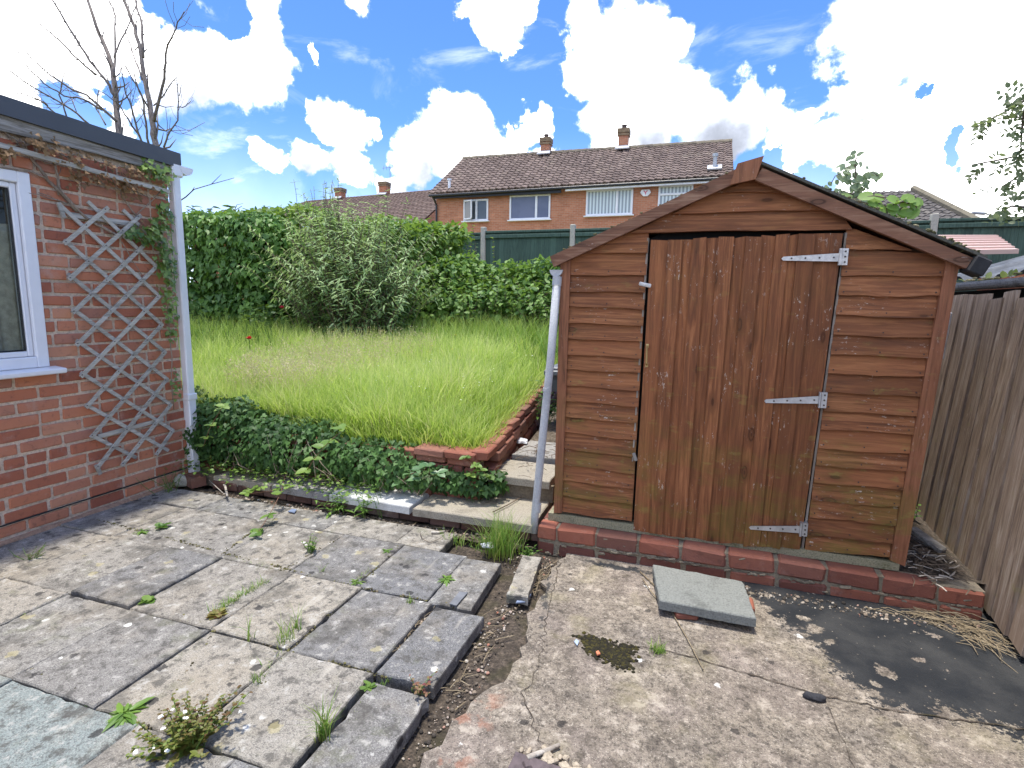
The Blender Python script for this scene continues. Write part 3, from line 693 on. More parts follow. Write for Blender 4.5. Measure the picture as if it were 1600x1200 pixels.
leaves('green_leaves', P, D, N, np.array(S) * .8, T_IVY, M_IVY, iv, tint=np.clip(.55 + rng.normal(size=len(P)) * .25, 0, 1))
P, D, N, S = wall_leaves([(45, 222, 16, 5, 40, .05), (110, 250, 14, 6, 26, .055), (115, 275, 10, 8, 22, .055), (145, 280, 8, 5, 26, .05), (165, 258, 10, 5, 22, .045), (185, 285, 12, 6, 40, .05), (205, 300, 10, 7, 40, .05), (210, 272, 9, 4, 22, .04), (5, 238, 8, 5, 20, .06), (75, 235, 14, 5, 26, .05), (220, 350, 5, 5, 10, .04), (195, 265, 10, 5, 22, .045)])
leaves('dead_leaves', P, D, N, np.array(S) * .55, T_IVY, M_DEAD, iv)

# ------------------------------------------------------------------ shed
SY = 2.97
SH = thing('garden_shed', 'brown stained timber garden shed with clapboard front and apex roof', 'shed', (.17, SY + .6, .12))
M_BOARD = m_wood('stained_board', (.245, .092, .037), 0, light=(.43, .188, .084), algae=.55, flecks=1.0, zref=.1)
M_PLANK = m_wood('stained_plank', (.225, .082, .033), 2, light=(.40, .165, .070), algae=.42, flecks=.95, zref=.1)
M_POST = m_wood('stained_post', (.25, .10, .05), 2, light=(.36, .16, .085), algae=.5, flecks=.5, knots=False, zref=.1)
M_DARK = m_plain('dark_interior', (.012, .010, .009), .9)
S = lambda px, py, dy=0.: ony(px, py, SY + dy)
def board(mb, tl, tr, brr, bl, dt, db, yb, t, nseg=10, wav=.0022):
    """a clapboard: four picture points on the shed front; its top edge at depth dt, its bottom edge at db (towards the camera), back at yb"""
    TL, TR, BR, BL = S(*tl), S(*tr), S(*brr), S(*bl); vs = []; ph = U(0, 6)
    for k in range(nseg + 1):
        u = k / nseg; a = TL + (TR - TL) * u; b = BL + (BR - BL) * u; w = wav * math.sin(ph + u * 7) + random.gauss(0, wav * .5)
        vs += [(a[0], SY + dt, a[2]), (b[0], SY + db + w * .8, b[2] + w), (b[0], SY + yb, b[2] + w), (a[0], SY + yb, a[2])]
    fs = []
    for k in range(nseg):
        o = 4 * k
        for i in range(4): j = (i + 1) % 4; fs.append((o + i, o + j, o + 4 + j, o + 4 + i))
    fs += [(0, 3, 2, 1), (4 * nseg, 4 * nseg + 1, 4 * nseg + 2, 4 * nseg + 3)]
    mb.add(vs, fs, t)
lerp = lambda a, b, k: a + (b - a) * k
bd = MB()
lj = lambda y: 1012 - (y - 394) * .0585    # door jamb side of the west boards
le = lambda y: 893.5 - (y - 405) * .0385
Lr = [394.7] + [430.8 + 25.5 * k + (U(-2, 2) if 0 < k < 15 else 0) for k in range(16)]
Ll = [397.7] + [430.0 + 24.5 * k + (U(-1, 1) if 0 < k < 15 else 0) for k in range(16)]
for k in range(1, 17):
    yl0, yl1, yr0, yr1 = Ll[k - 1], Ll[k], Lr[k - 1], Lr[k]
    x0 = 913 if k == 1 else le(yl0)
    board(bd, (x0 if k > 1 else 893, yl0 - 2), (lj(yr0), yr0 - 2), (lj(yr1), yr1), (le(yl1), yl1), -.002, -.022, .02, random.random())
board(bd, (985, 361), (1014, 361), (1012, 394.7), (903, 397.7), -.002, -.022, .02, .35)
rj = lambda y: 1321.5 - (y - 362) * .131
re_ = lambda y: 1474 - (y - 432) * .1975
Rl = [389.7, 430.9, 462, 492, 522.8, 552.5, 583, 612, 640.5, 669, 699, 726, 751.5, 780, 805.5, 832.5, 856]
Rr = [392, 431.7, 463, 498, 528, 559, 588, 618.6, 648, 676.5, 708, 735, 763.5, 790.5, 819, 846, 868.5]
board(bd, (1322, 358), (1336, 358), (1424, 391.5), (1320, 389.7), -.002, -.022, .02, .6)
for k in range(1, 17):
    board(bd, (rj(Rl[k - 1]), Rl[k - 1] - 2), (1480 if k == 1 else re_(Rr[k - 1]), Rr[k - 1] - 2 + (8 if k == 1 else 0)), (re_(Rr[k]), Rr[k]), (rj(Rl[k]), Rl[k]), -.002, -.022, .02, random.random())
# gable boards over the door
board(bd, (1172, 282), (1196, 282), (1240, 301), (1118, 302), -.002, -.022, .02, .4)
board(bd, (1118, 300), (1240, 299), (1308, 328), (1052, 334.5), -.002, -.022, .02, .2)
board(bd, (1052, 332), (1308, 326), (1330, 359), (985, 364), -.002, -.022, .02, .75)
bd.build('front_boards', M_BOARD, SH)
nh = MB()
for k in range(1, 17):
    for (px, py) in ((le(Ll[k]) + 7, Ll[k] - 6), (lj(Lr[k]) - 8, Lr[k] - 6), (lj(Lr[k]) - 58, (Ll[k] + Lr[k]) / 2 - 6), (rj(Rl[k]) + 8, Rl[k] - 6), (re_(Rr[k]) - 8, Rr[k] - 6), ((rj(Rl[k]) + re_(Rr[k])) / 2, (Rl[k] + Rr[k]) / 2 - 6)):
        p = S(px, py); nh.tube([(p[0], SY - .019, p[2]), (p[0], SY - .0225, p[2])], .0034, 6)
nh.build('nail_heads', m_plain('rusted_nail_head', (.055, .035, .028), .7), SH)['kind'] = 'stuff'
mb = MB()
def vpost(a0, a1, b0, b1, y0, y1, t=.5):
    q = [S(*a0), S(*a1), S(*b1), S(*b0)]; mb.prism([(p[0], SY + y0, p[2]) for p in q], (0, y1 - y0, 0), t)
vpost((878, 399), (893.5, 396), (867, 799), (879.5, 799), -.028, .03, .4); mb.build('corner_post', M_POST, SH); mb = MB(); vpost((1476, 402), (1496, 406), (1388, 872), (1411, 881), -.028, .03, .3)
mb.build('corner_post', M_POST, SH)
# body: sides, back, dark inside
xl, xr, yb = -.66, 1.03, 5.0
mb = MB()
for xx, sgn in ((xl, -1), (xr, 1)):
    for k in range(14): mb.prism([(xx, SY + .04, .16 + .098 * k), (xx, yb, .16 + .098 * k), (xx - sgn * .013, yb, .262 + .098 * k), (xx - sgn * .013, SY + .04, .262 + .098 * k)], (-sgn * .012, 0, 0), random.random())
for k in range(16): mb.prism([(xl + .02, yb, .16 + .098 * k), (xr - .02, yb, .16 + .098 * k), (xr - .02, yb - .013, .262 + .098 * k), (xl + .02, yb - .013, .262 + .098 * k)], (0, -.012, 0), random.random())
mb.build('side_boards', M_BOARD, SH)
mb = MB(); mb.prism([(xl + .03, SY + .05, .15), (xr - .03, SY + .05, .15), (xr + .0, SY + .05, 1.52), (.24, SY + .05, 1.95), (xl + .04, SY + .05, 1.53)], (0, .01, 0)); mb.build('dark_backing', M_DARK, SH)  # near-black sheet standing in for the unlit inside behind the door gaps
mb = MB(); a, b = S(867, 800), S(1400, 884)
mb.prism([(-.735, 2.945, .112), (1.02, 2.945, .110), (1.02, 2.945, .150), (-.735, 2.945, .158)], (0, .12, 0)); mb.build('base_sill', m_slab_plain('mossy_sill', (.32, .30, .20), (.10, .10, .04), .8), SH)
# door: thirteen overlapping boards, jamb, hinges, catches
dr = MB()
dt_ = [1017, 1045, 1065, 1085, 1103, 1125, 1146, 1168, 1190, 1214, 1232, 1250, 1273, 1318]
db_ = [990, 1015, 1033, 1050, 1068, 1088, 1103, 1124, 1142, 1162, 1184, 1199, 1217, 1250]
for k in range(13):
    ytop = lambda x: 376 - (x - 1017) * .041; ybot = lambda x: 830 + (x - 990) * .117
    proud = k % 2 == 1; d0 = -.040 if proud else -.028; e = 1.5 if proud else 0
    a, b, c, d = (dt_[k] - e, ytop(dt_[k]) + U(-2, 2)), (dt_[k + 1] + e, ytop(dt_[k + 1]) + U(-2, 2)), (db_[k + 1] + e, ybot(db_[k + 1]) + U(-2, 3)), (db_[k] - e, ybot(db_[k]) + U(-2, 3))
    q = [ony(*p, SY - .03) for p in (a, b, c, d)]; vsd = []; n = 12; ph = U(0, 6)
    for i in range(n + 1):
        u = i / n; L = q[0] + (q[3] - q[0]) * u; Rr_ = q[1] + (q[2] - q[1]) * u; w = .0016 * math.sin(ph + 5 * u)
        cup = -.004 if not proud else .002
        m = (L + Rr_) / 2
        vsd += [(L[0] + w, SY + d0 + .001, L[2]), (m[0] + w, SY + d0 + cup, m[2]), (Rr_[0] + w, SY + d0 - (.003 if proud else 0), Rr_[2]), (Rr_[0] + w, SY - .012, Rr_[2]), (L[0] + w, SY - .012, L[2])]
    f_ = []
    for i in range(n):
        o = 5 * i
        for j in range(5): f_.append((o + j, o + (j + 1) % 5, o + 5 + (j + 1) % 5, o + 5 + j))
    f_ += [(0, 4, 3, 2, 1), tuple(5 * n + j for j in range(5))]
    dr.add(vsd, f_, random.random())
door = dr.build('door', M_PLANK, SH)
jm = MB(); vp = lambda a0, a1, b0, b1: jm.prism([(p[0], SY - .012, p[2]) for p in (S(*a0), S(*a1), S(*b1), S(*b0))], (0, .03, 0), random.random())
M_JAMB = m_wood('bare_lath', (.30, .25, .20), 2, light=(.5, .46, .42), knots=False, flecks=.6)
vp((1319.5, 364), (1323, 364), (1251, 858), (1254.5, 858)); jm.build('door_jamb', M_JAMB, SH); jm = MB(); vp((1011.5, 372), (1014.5, 372), (987.5, 720), (990, 720))
jm.build('door_jamb', M_JAMB, SH)
M_ZINC = m_plain('galvanised_steel', (.55, .56, .58), .38, .15, 30, .1, .75); M_PAINT = m_plain('chipped_white_paint', (.62, .60, .56), .5, .2, 40, .3)
def hinge(tip, root, p0, p1, m):
    mb = MB(); d0, d1 = -.052, -.045
    a, b = ony(*tip, SY - .05), ony(*root, SY - .05); h0, h1 = .009, .019
    mb.prism([(a[0], SY - .0475, a[2] - h0), (b[0], SY - .0475, b[2] - h1), (b[0], SY - .0475, b[2] + h1), (a[0], SY - .0475, a[2] + h0), (a[0] - .008, SY - .0475, a[2])], (0, .004, 0))
    c = ony(*p0, SY - .05); e = ony(*p1, SY - .05); h = mb.build('hinge', m, door)
    mb = MB(); mb.prism([(c[0], SY - .047, e[2]), (e[0], SY - .047, e[2]), (e[0], SY - .047, c[2]), (c[0], SY - .047, c[2])], (0, .026, 0)); mb.tube([(c[0] + .004, SY - .052, c[2]), (c[0] + .004, SY - .052, e[2])], .006, 8)
    mb.build('hinge_plate', m, h)
    mb = MB()
    for u in (.15, .4, .65, .9): p = a + (b - a) * u; mb.tube([(p[0], SY - .0472, p[2]), (p[0], SY - .0495, p[2])], .0045, 8)
    for u in (.18, .5, .82): p = c + (e - c) * u; mb.tube([((c[0] + e[0]) / 2 + .006, SY - .0465, p[2]), ((c[0] + e[0]) / 2 + .006, SY - .0495, p[2])], .0045, 8)
    mb.build('screw', m_plain('dark_screw', (.10, .09, .085), .5, metal=.5), h)
hinge((1224, 404), (1312, 402), (1313, 388), (1324, 414), M_PAINT); hinge((1197, 627), (1281, 625), (1281, 613), (1291, 638), M_ZINC); hinge((1173, 825), (1251, 828), (1251, 817), (1261, 839), M_ZINC)
mb = MB(); p = S(1008, 445, -.05); mb.box((p[0], SY - .055, p[2]), (.062, .012, .020), bev=.004, ry=R(12)); mb.tube([(p[0], SY - .06, p[2]), (p[0], SY - .067, p[2])], .004, 8); mb.build('turn_button', M_PAINT, SH)
mb = MB(); p = S(992, 714, -.05); mb.box((p[0], SY - .05, p[2]), (.018, .012, .045), bev=.003, ry=R(-20)); mb.build('turn_button', m_plain('dull_metal', (.28, .27, .25), .5, metal=.4), SH)
mb = MB(); a, b = ony(1011, 541, SY - .06), ony(1010, 571, SY - .06); mb.tube([(a[0], SY - .042, a[2]), (a[0], SY - .064, a[2] - .012), (b[0], SY - .064, b[2] + .012), (b[0], SY - .042, b[2])], .005, 8)
for p in (a, b): mb.box((p[0], SY - .043, p[2]), (.016, .004, .022), bev=.002)
mb.build('door_handle', m_plain('brass', (.55, .40, .18), .4, metal=.8), door)
# bargeboards, ridge block, roof
BY = 2.905
B = lambda px, py: ony(px, py, BY)
def barge(pts, name, t, y0=BY, d=.028):
    mb = MB(); q = [B(*p) for p in pts]; mb.prism([(p[0], y0, p[2]) for p in q], (0, d, 0), t); return mb.build(name, M_BARGE if name == 'bargeboard' else M_POST, SH)
n_ = None
def m_barge():
    return m_wood('old_bargeboard', (.20, .095, .055), 0, light=(.36, .23, .15), algae=0, flecks=1.0, grey=.22)
M_BARGE = m_barge()
barge([(859, 401), (865, 417), (1029, 340), (1142, 289), (1172, 272), (1160, 259), (1020, 326)], 'bargeboard', .5)
barge([(1191, 262), (1180, 281), (1511, 420), (1525, 405)], 'bargeboard', .1)
mb = MB(); mb.prism([(p[0], BY - .020, p[2]) for p in [B(1152, 257), B(1193, 245), B(1180, 281), B(1140, 290)]], (0, .02, 0), .3); mb.build('ridge_block', M_POST, SH)
lb, rb, ap = B(859, 399), B(1526, 403), B(1183, 249)
M_FELT = m_slab_plain('mossy_roof_felt', (.105, .10, .078), (.04, .04, .036), .7)
mb = MB(); ye = 5.08
ap2, rb2 = B(1189, 256), B(1526, 400)
for (a, b, yf, dz) in ((np.array(lb), np.array(ap), BY + .031, -.030), (np.array(ap2), np.array(rb2) + [.035, 0, -.012], BY - .012, -.003)):
    mb.prism([(a[0], yf, a[2] + dz), (b[0], yf, b[2] + dz), (b[0], yf, b[2] + dz + .013), (a[0], yf, a[2] + dz + .013)], (0, ye - yf, 0))
rf = mb.build('roof', M_FELT, SH)
mb = MB(); mb.prism([(lb[0] + .02, BY + .03, lb[2] - .050), (ap[0], BY + .03, ap[2] - .06), (rb[0], BY + .03, rb[2] - .04), (rb[0], BY + .03, rb[2] - .022), (ap[0], BY + .03, ap[2] - .035), (lb[0] + .02, BY + .03, lb[2] - .033)], (0, ye - BY - .05, 0)); mb.build('roof_boards', M_BOARD, rf)
mb = MB(); mb.box((rb[0] + .008, BY + .02, rb[2] - .035), (.065, .09, .075), ry=R(25), bev=.006); mb.build('felt_end', m_plain('black_felt', (.020, .020, .021), .8, .3, 30, .4), rf)
# moss along the roof edge: many small cushions
mb = MB()
for k in range(230):
    u = random.random() ** .55; p = np.array(ap2) + (np.array(rb2) - np.array(ap2)) * u; r = U(.003, .009) * (.5 + u * .9)
    mb.box((p[0] + U(-.01, .02), BY + U(-.012, .10), p[2] + .011 + U(-.003, .004)), (r * 2.4, r * 2.2, r * 1.3), tint=random.random(), bev=r * .55, jit=r * .12, rz=U(0, 3), ry=R(24))
for k in range(60):
    u = random.random(); p = np.array(lb) + (np.array(ap) - np.array(lb)) * u; r = U(.003, .007); mb.box((p[0], BY + U(.0, .10), p[2] + .002), (r * 2.4, r * 2, r * 1.2), tint=random.random(), bev=r * .5, rz=U(0, 3))
n_ = NT('roof_moss'); cc = n_.ramp(n_.att(), (0, (.10, .10, .04)), (.5, (.22, .20, .09)), (1, (.36, .31, .18))); M_MOSS2 = n_.out(n_.mix(cc, (.03, .03, .01), n_.mr(n_.noise(n_.obj(), 160, 3, .7), .45, .65, 0, .8)), .95, n_.bump(n_.noise(n_.obj(), 200, 3, .7), 1., .01))
mb.build('roof_moss', M_MOSS2, rf, smooth=True)['kind'] = 'stuff'
# gutter and leaning downpipe
M_GREY = m_slab_plain('grey_plastic', (.50, .51, .52), (.30, .30, .30), .35)
mb = MB(); g0 = ony(869, 424, 2.93); half_round(mb, (g0[0], 2.925, g0[2] + .008), (g0[0] - .0, 5.05, g0[2] + .02), .036); sg = mb.build('gutter', M_GREY, SH)
mb = MB(); a = ony(870, 431, 2.96); b = onz(834, 832, .045)
b[1] = min(b[1], 2.90); b = ony(835, 832, 2.89); a = ony(871, 432, 2.93)
mb.tube([a, a + (b - a) * .3 + [.004, 0, 0], a + (b - a) * .62 + [-.002, 0, 0], b + [0, 0, .10], b], .0225, 18)
dpp = mb.build('downpipe', M_GREY, SH, smooth=True)
mb = MB()
for u in (.0, .42, .88):
    mb = MB(); p = a + (b - a) * u; q = p + (b - a) / np.linalg.norm(b - a) * (.05 if u != .42 else .018); mb.tube([p, q], .0255, 18); mb.build('pipe_collar', M_GREY, dpp, smooth=False)

# ---- brick plinth
pl = thing('brick_plinth', 'low two course red brick plinth under the shed front', 'plinth', (.28, 2.92, 0))
pm = MB(); pb_ = MB()
py0, py1 = 2.86, 2.965
pm.prism([(-.765, py0 + .008, -.09), (1.335, py0 + .008, -.09), (1.335, py0 + .008, .102), (-.765, py0 + .008, .105)], (0, .095, 0)); pm.box((-.715, 3.75, .04), (.09, 1.57, .13)); pm.box((.15, 4.0, .03), (1.6, 2.0, .15))
for k in range(120):
    x = U(-.76, 1.32); r = U(.006, .016); pm.box((x, py0 + U(-.002, .004), random.choice([.022, .024, -.05, U(-.06, .1)]) + U(-.006, .006)), (r * U(1.5, 4), r * .7, r), bev=r * .3, jit=r * .1, tint=random.random(), ry=U(-.3, .3))
pm.build('mortar_bed', m_mortar('cement_mortar', (.30, .25, .175)), pl)
for c_, (z0, h) in enumerate(((-.065, .082), (.032, .078))):
    x = -.775 - (.11 if c_ == 0 else .0); first = True
    while x < 1.335:
        L = .215 if not (first and c_ == 1) else .105
        a, b = max(x, -.775), min(x + L, 1.335); first = False
        if b - a > .03: pb_.box(((a + b) / 2, py0 + .05 + U(-.003, .003) + (.004 if c_ == 0 else 0), z0 + h / 2 - .008 * ((a + b) / 2 > .9)), (b - a, .105, h), tint=random.random(), bev=U(.006, .013), jit=.0045, rz=R(U(-.9, .9)), rx=R(U(-1.5, 1.5)))
        x += L + U(.010, .017)
y = 2.98
for k in range(9): pb_.box((-.72, y + .1075, .072), (.105, .21, .075), tint=random.random(), bev=.007, jit=.003); y += .226
pb_.build('brick_face', M_PLBRICK, pl)

# ------------------------------------------------------------------ steps, retaining wall, lawn edging
M_WHITE = m_slab_plain('pale_step_slab', (.62, .62, .60), (.36, .35, .33), .5)
M_TAN = m_slab_plain('tan_step_slab', (.37, .33, .26), (.14, .12, .09), .6)
M_GRYS = m_slab_plain('grey_green_slab', (.235, .245, .225), (.10, .105, .095), .6)
ZS = .105
solo_slab(-3.25, -2.72, 2.93, 3.24, .1, 'long grey weathered step slab half buried under leaves', ZS - .02, .05, m=M_TAN, name='step_slab', rz=R(-2))
solo_slab(-2.70, -2.22, 2.90, 3.24, .1, 'grey step slab beside the white one', ZS - .01, .05, m=m_slab_plain('grey_step_slab', (.30, .29, .28), (.11, .10, .1), .6), name='step_slab', rz=R(-1.5))
solo_slab(-2.20, -1.60, 2.87, 3.26, .1, 'bright white step slab at the foot of the ivy', ZS, .05, m=M_WHITE, name='step_slab', rz=R(-.8))
solo_slab(-1.585, -.80, 2.865, 3.36, .1, 'large tan step slab by the leaning drainpipe', ZS, .05, m=M_TAN, name='step_slab', rz=R(.3))
solo_slab(-1.225, -.80, 3.22, 3.62, .1, 'upper tan step slab beside the shed, strewn with litter', .25, .05, m=M_TAN, name='step_slab')
solo_slab(-1.20, -.78, 3.66, 4.12, .1, 'upper grey path slab behind the second step', .275, .05, m=m_slab_plain('grey_path_slab', (.34, .32, .29), (.12, .11, .09), .6), name='step_slab')
ss = thing('step_kerb', 'low red brick and stone kerb carrying the step slabs', 'kerb', (-2, 2.92, 0))
mb = MB(); x = -3.26
while x < -.8:
    L = U(.2, .24); mb.box((x + L / 2, 2.950 - .012 * (x + 2), .018), (L - .008, .07, .06), tint=random.random(), bev=.007, jit=.004); x += L
mb.build('kerb_brick', m_brick('shadow_toned_brick', [(.08, .04, .03), (.15, .07, .05), (.16, .12, .10)]), ss)  # brick colours darkened to hold the shadow beneath the step slabs
mb = MB(); mb.box((-1.0, 3.27, .155), (.43, .03, .11)); mb.box((-2.3, 3.06, .02), (2.9, .16, .07)); mb.build('kerb_core', m_mortar('dirty_mortar', (.20, .16, .11)), ss)
rw = thing('lawn_retaining_wall', 'low red brick retaining wall edging the raised lawn', 'wall', (-2.5, 3.2, .1))
def brick_run(mb, a, b, z, h, w, ln=.215, g=.012):
    a, b = np.array(a), np.array(b); L = np.linalg.norm(b - a); d = (b - a) / L; u = 0
    while u < L - .02:
        l = min(ln, L - u); c = a + d * (u + l / 2); mb.box((c[0] + U(-.004, .004), c[1] + U(-.004, .004), z(u) + U(-.004, .004)), (l, w, h), rz=math.atan2(d[1], d[0]) + R(U(-1, 1)), tint=random.random(), bev=.008, jit=.004); u += l + g
mb = MB()
for c_ in range(5): brick_run(mb, (-4.2 - .1 * (c_ % 2), 3.20), (-1.235, 3.18), lambda u, c_=c_: .05 + .075 * c_, .065, .105)
brick_run(mb, (-1.70, 3.20), (-1.235, 3.175), lambda u: .388, .05, .17, .215)
for c_ in range(4): brick_run(mb, (-1.235, 3.24 + .1 * (c_ % 2)), (-1.62, 7.4), lambda u, c_=c_: .110 + .075 * c_ + .064 * u, .065, .105)
brick_run(mb, (-1.235, 3.13), (-1.62, 7.4), lambda u: .392 + .066 * u, .06, .115, .215)
mb.build('brick_face', m_brick('mossy_brick', [(.16, .05, .035), (.26, .085, .05), (.34, .14, .09), (.20, .10, .07)]), rw)
mb = MB(); mb.prism([(-4.2, 3.21, -.05), (-1.25, 3.19, -.05), (-1.60, 7.4, .05), (-1.66, 7.4, .55), (-1.30, 3.22, .385), (-4.2, 3.24, .385)][:2] + [(-1.25, 3.19, .37), (-4.2, 3.21, .37)], (0, .04, 0)); mb.build('wall_core', m_mortar('earthy_mortar', (.20, .15, .10)), rw)

# ------------------------------------------------------------------ long grass
def m_grass(name, stops, tips, trans=.45):
    n = NT(name); t = n.att(); a = n.att('along')
    c = n.ramp(t, *stops); c = n.mix(c, tips, n.math('MULTIPLY', n.mr(a, .55, 1.), .35)); c = n.mix(c, (.30, .25, .07), n.mr(a, .25, .0, 0, .6))
    return n.out(c, .55, trans=(n.mix(c, (.42, .52, .05), .35), trans), spec=.35)
def blades(name, X, Y, Z, h, w, lean, m, tint, parent=None, seg=3, dirn=None):
    n = len(X); a = rng.random(n) * 6.283; fx, fy = np.cos(a), np.sin(a)
    b = a + rng.normal(size=n) * .5 if dirn is None else dirn + rng.normal(size=n) * .8
    lx, ly = np.cos(b) * lean, np.sin(b) * lean; V = []; A = []
    for i in range(seg):
        u = i / seg; k = (1 - u) ** .7 * w
        cx = X + lx * h * u ** 2; cy = Y + ly * h * u ** 2; cz = Z + h * u * (1 - .25 * lean * u)
        V += [np.stack([cx - fy * k, cy + fx * k, cz], 1), np.stack([cx + fy * k, cy - fx * k, cz], 1)]; A += [u, u]
    V.append(np.stack([X + lx * h, Y + ly * h, Z + h * (1 - .25 * lean)], 1)); A.append(1.)
    k = 2 * seg + 1; V = np.stack(V, 1).reshape(-1, 3); base = (np.arange(n) * k)[:, None]
    Q = [np.concatenate([base + np.array([[2 * i, 2 * i + 1, 2 * i + 3, 2 * i + 2]]) for i in range(seg - 1)]), base + np.array([[2 * seg - 2, 2 * seg - 1, 2 * seg]])]
    return arrmesh(name, V, Q, np.repeat(tint, k), m, parent, np.tile(np.array(A), n))
def vnoise(x, y, s, seed=0):
    r = np.random.default_rng(seed); g = r.random((64, 64)); x, y = np.asarray(x) * s, np.asarray(y) * s
    i, j = np.floor(x).astype(int), np.floor(y).astype(int); u, v = x - i, y - j; u, v = u * u * (3 - 2 * u), v * v * (3 - 2 * v)
    q = lambda a, b: g[a % 64, b % 64]
    return (q(i, j) * (1 - u) + q(i + 1, j) * u) * (1 - v) + (q(i, j + 1) * (1 - u) + q(i + 1, j + 1) * u) * v
M_GRASS = m_grass('long_grass', ((0, (.30, .47, .07)), (.35, (.50, .68, .115)), (.72, (.68, .80, .21)), (1, (.82, .78, .42))), (.88, .86, .50), .5)
def lawn_sample(n, y0=3.3, y1=9.2):
    y = y0 + (y1 - y0) * rng.random(n) ** 1.35; xr_ = -1.33 - .09 * (y - 3.2); xl_ = -3.9 - 1.02 * (y - 3.2) * .95
    x = xl_ + (xr_ - xl_) * rng.random(n); return x, y
n = 70000; x, y = lawn_sample(n)
p1, p2 = vnoise(x, y, 1.1, 1), vnoise(x, y, 3.3, 2)
edge = np.clip((-1.33 - .09 * (y - 3.2) - x) / .5, 0, 1) ** .7 * np.clip((y - 3.2) / .5, .15, 1) ** .6
h = (.15 + .16 * p1 + .16 * p2 + .22 * rng.random(n) ** 2) * (.45 + .55 * edge) * (1 + .25 * (y > 7))
tn = np.clip(.02 + .50 * p2 + .34 * rng.normal(size=n) + .24 * np.exp(-((x + 2.9) / 1.2) ** 2 - ((y - 4.3) / 1.4) ** 2) - .15 * (y > 6.5), 0, 1)
o = blades('lawn_grass', x, y, lawn_z(x, y), h, (.0036 + .0030 * rng.random(n)) * (.8 + .09 * (y - 3.2)), .10 + .75 * rng.random(n) ** 1.5, M_GRASS, tn); tag(o, 'long uncut bright green grass covering the raised lawn', 'grass', kind='stuff')
n = 1900; u = rng.random(n); side = rng.random(n) < .6
x = np.where(side, -1.29 - .09 * 4.2 * u, -1.3 - 1.5 * u) + .03 * rng.normal(size=n); y = np.where(side, 3.2 + 4.2 * u, 3.26) + .03 * rng.normal(size=n)
o = blades('edge_grass', x, y, lawn_z(x, y) - .01, .10 + .13 * rng.random(n), .0036 + .002 * rng.random(n), .2 + .6 * rng.random(n), M_GRASS, np.clip(.35 + .3 * rng.normal(size=n), 0, 1), dirn=np.where(side, 0., -1.57)); tag(o, 'grass flopping over the brick edging of the lawn', 'grass', kind='stuff')
n = 6500; x, y = lawn_sample(n, 3.5, 8.5); k = (vnoise(x, y, .9, 5) + .5 * np.exp(-((x + 3.2) / 1.3) ** 2 - ((y - 4.6) / 1.4) ** 2)) > .98; x, y = x[k], y[k]; n = len(x)
M_STRAW = m_grass('seeding_grass', ((0, (.58, .54, .22)), (.5, (.72, .62, .36)), (1, (.80, .64, .48))), (.80, .68, .48), .4)
hh = .32 + .2 * rng.random(n); o = blades('seed_heads', x, y, lawn_z(x, y), hh, np.full(n, .0022), .15 + .3 * rng.random(n), M_STRAW, rng.random(n)); tag(o, 'straw coloured seeding grass stalks standing above the lawn', 'grass', kind='stuff')
pp = np.stack([x, y, lawn_z(x, y) + hh * .9], 1); rp = np.repeat(pp, 9, 0); rp = rp + rng.normal(size=rp.shape) * [.014, .014, .035]
M_PAN = m_leaf('grass_panicle', (.55, .46, .24), (.85, .72, .52), .4, .6)
leaves('panicles', rp, rand_unit(len(rp)) + [0, 0, .8], rand_unit(len(rp)), .014 + .010 * rng.random(len(rp)), T_LANCE, M_PAN, o)
# small white flowers by the lawn corner
n = 120; q = np.array([ony(700 + random.gauss(0, 42), 0, 1)[:1].tolist() for _ in range(2)])
x = -2.25 + rng.normal(size=n) * .6; y = 3.6 + np.abs(rng.normal(size=n)) * .8; k = x < -1.5; x, y = x[k], y[k]
P = np.stack([x, y, lawn_z(x, y) + .22 + .13 * rng.random(len(x))], 1)
M_PETAL = m_plain('white_petal', (.78, .78, .72), .6, .05)
o = leaves('tiny_flowers', np.repeat(P, 3, 0), rand_unit(len(P) * 3) * [1, 1, .3], np.tile([0, -.4, 1.], (len(P) * 3, 1)),   .005 + .003 * rng.random(len(P) * 3), T_ROUND, M_PETAL); tag(o, 'tiny white flowers scattered through the grass near the lawn corner', 'flowers', kind='stuff')
# buttercups along the far side, poppies near the hedge
M_YEL = m_plain('yellow_petal', (.75, .58, .03), .4, .05); M_GST = m_plain('green_stalk', (.10, .18, .03), .6)
def flower(name, label, cat, loc, hgt, r, npet, m, group=None, stalk_r=.0022, tilt=.5):
    t = thing(name, label, cat, loc, group); l = np.array(loc)
    mb = MB(); mb.tube([l, l + [.01, 0, hgt * .5], l + [.0, -.01, hgt]], stalk_r, 5); mb.build('stalk', M_GST, t)
    a = np.arange(npet) * 6.283 / npet; top = l + [0, -.01, hgt]
    D = np.stack([np.cos(a), np.sin(a), np.full(npet, tilt)], 1); leaves('bloom', np.tile(top, (npet, 1)), D, np.tile([0, 0, 1.], (npet, 1)), r, T_ROUND, m, t); return t
def copy_tree(o, parent=None):
    c = o.copy(); C.objects.link(c)
    if parent: c.parent = parent
    for ch in [q for q in bpy.data.objects if q.parent == o]: copy_tree(ch, c)
    return c
bc = None
for px, py in [(598, 523), (606, 530), (613, 520), (618, 526), (622, 532), (628, 534), (634, 527), (641, 528), (493, 531), (506, 521), (676, 541), (671, 550), (712, 524), (708, 546), (741, 548), (720, 560)]:
    d = 6.3 - (py - 520) * .03; p = ony(px, py, d); loc = (p[0], p[1], float(lawn_z(p[0], p[1]))); hg = max(.2, p[2] - loc[2])
    if bc is None: bc = flower('buttercup', 'yellow buttercup on a thin stalk in the long grass below the hedge', 'flower', loc, hg, .024, 5, M_YEL, 'buttercups in the long grass'); bh = hg
    else: c = copy_tree(bc); c.location = loc; c.scale = (1, 1, hg / bh)
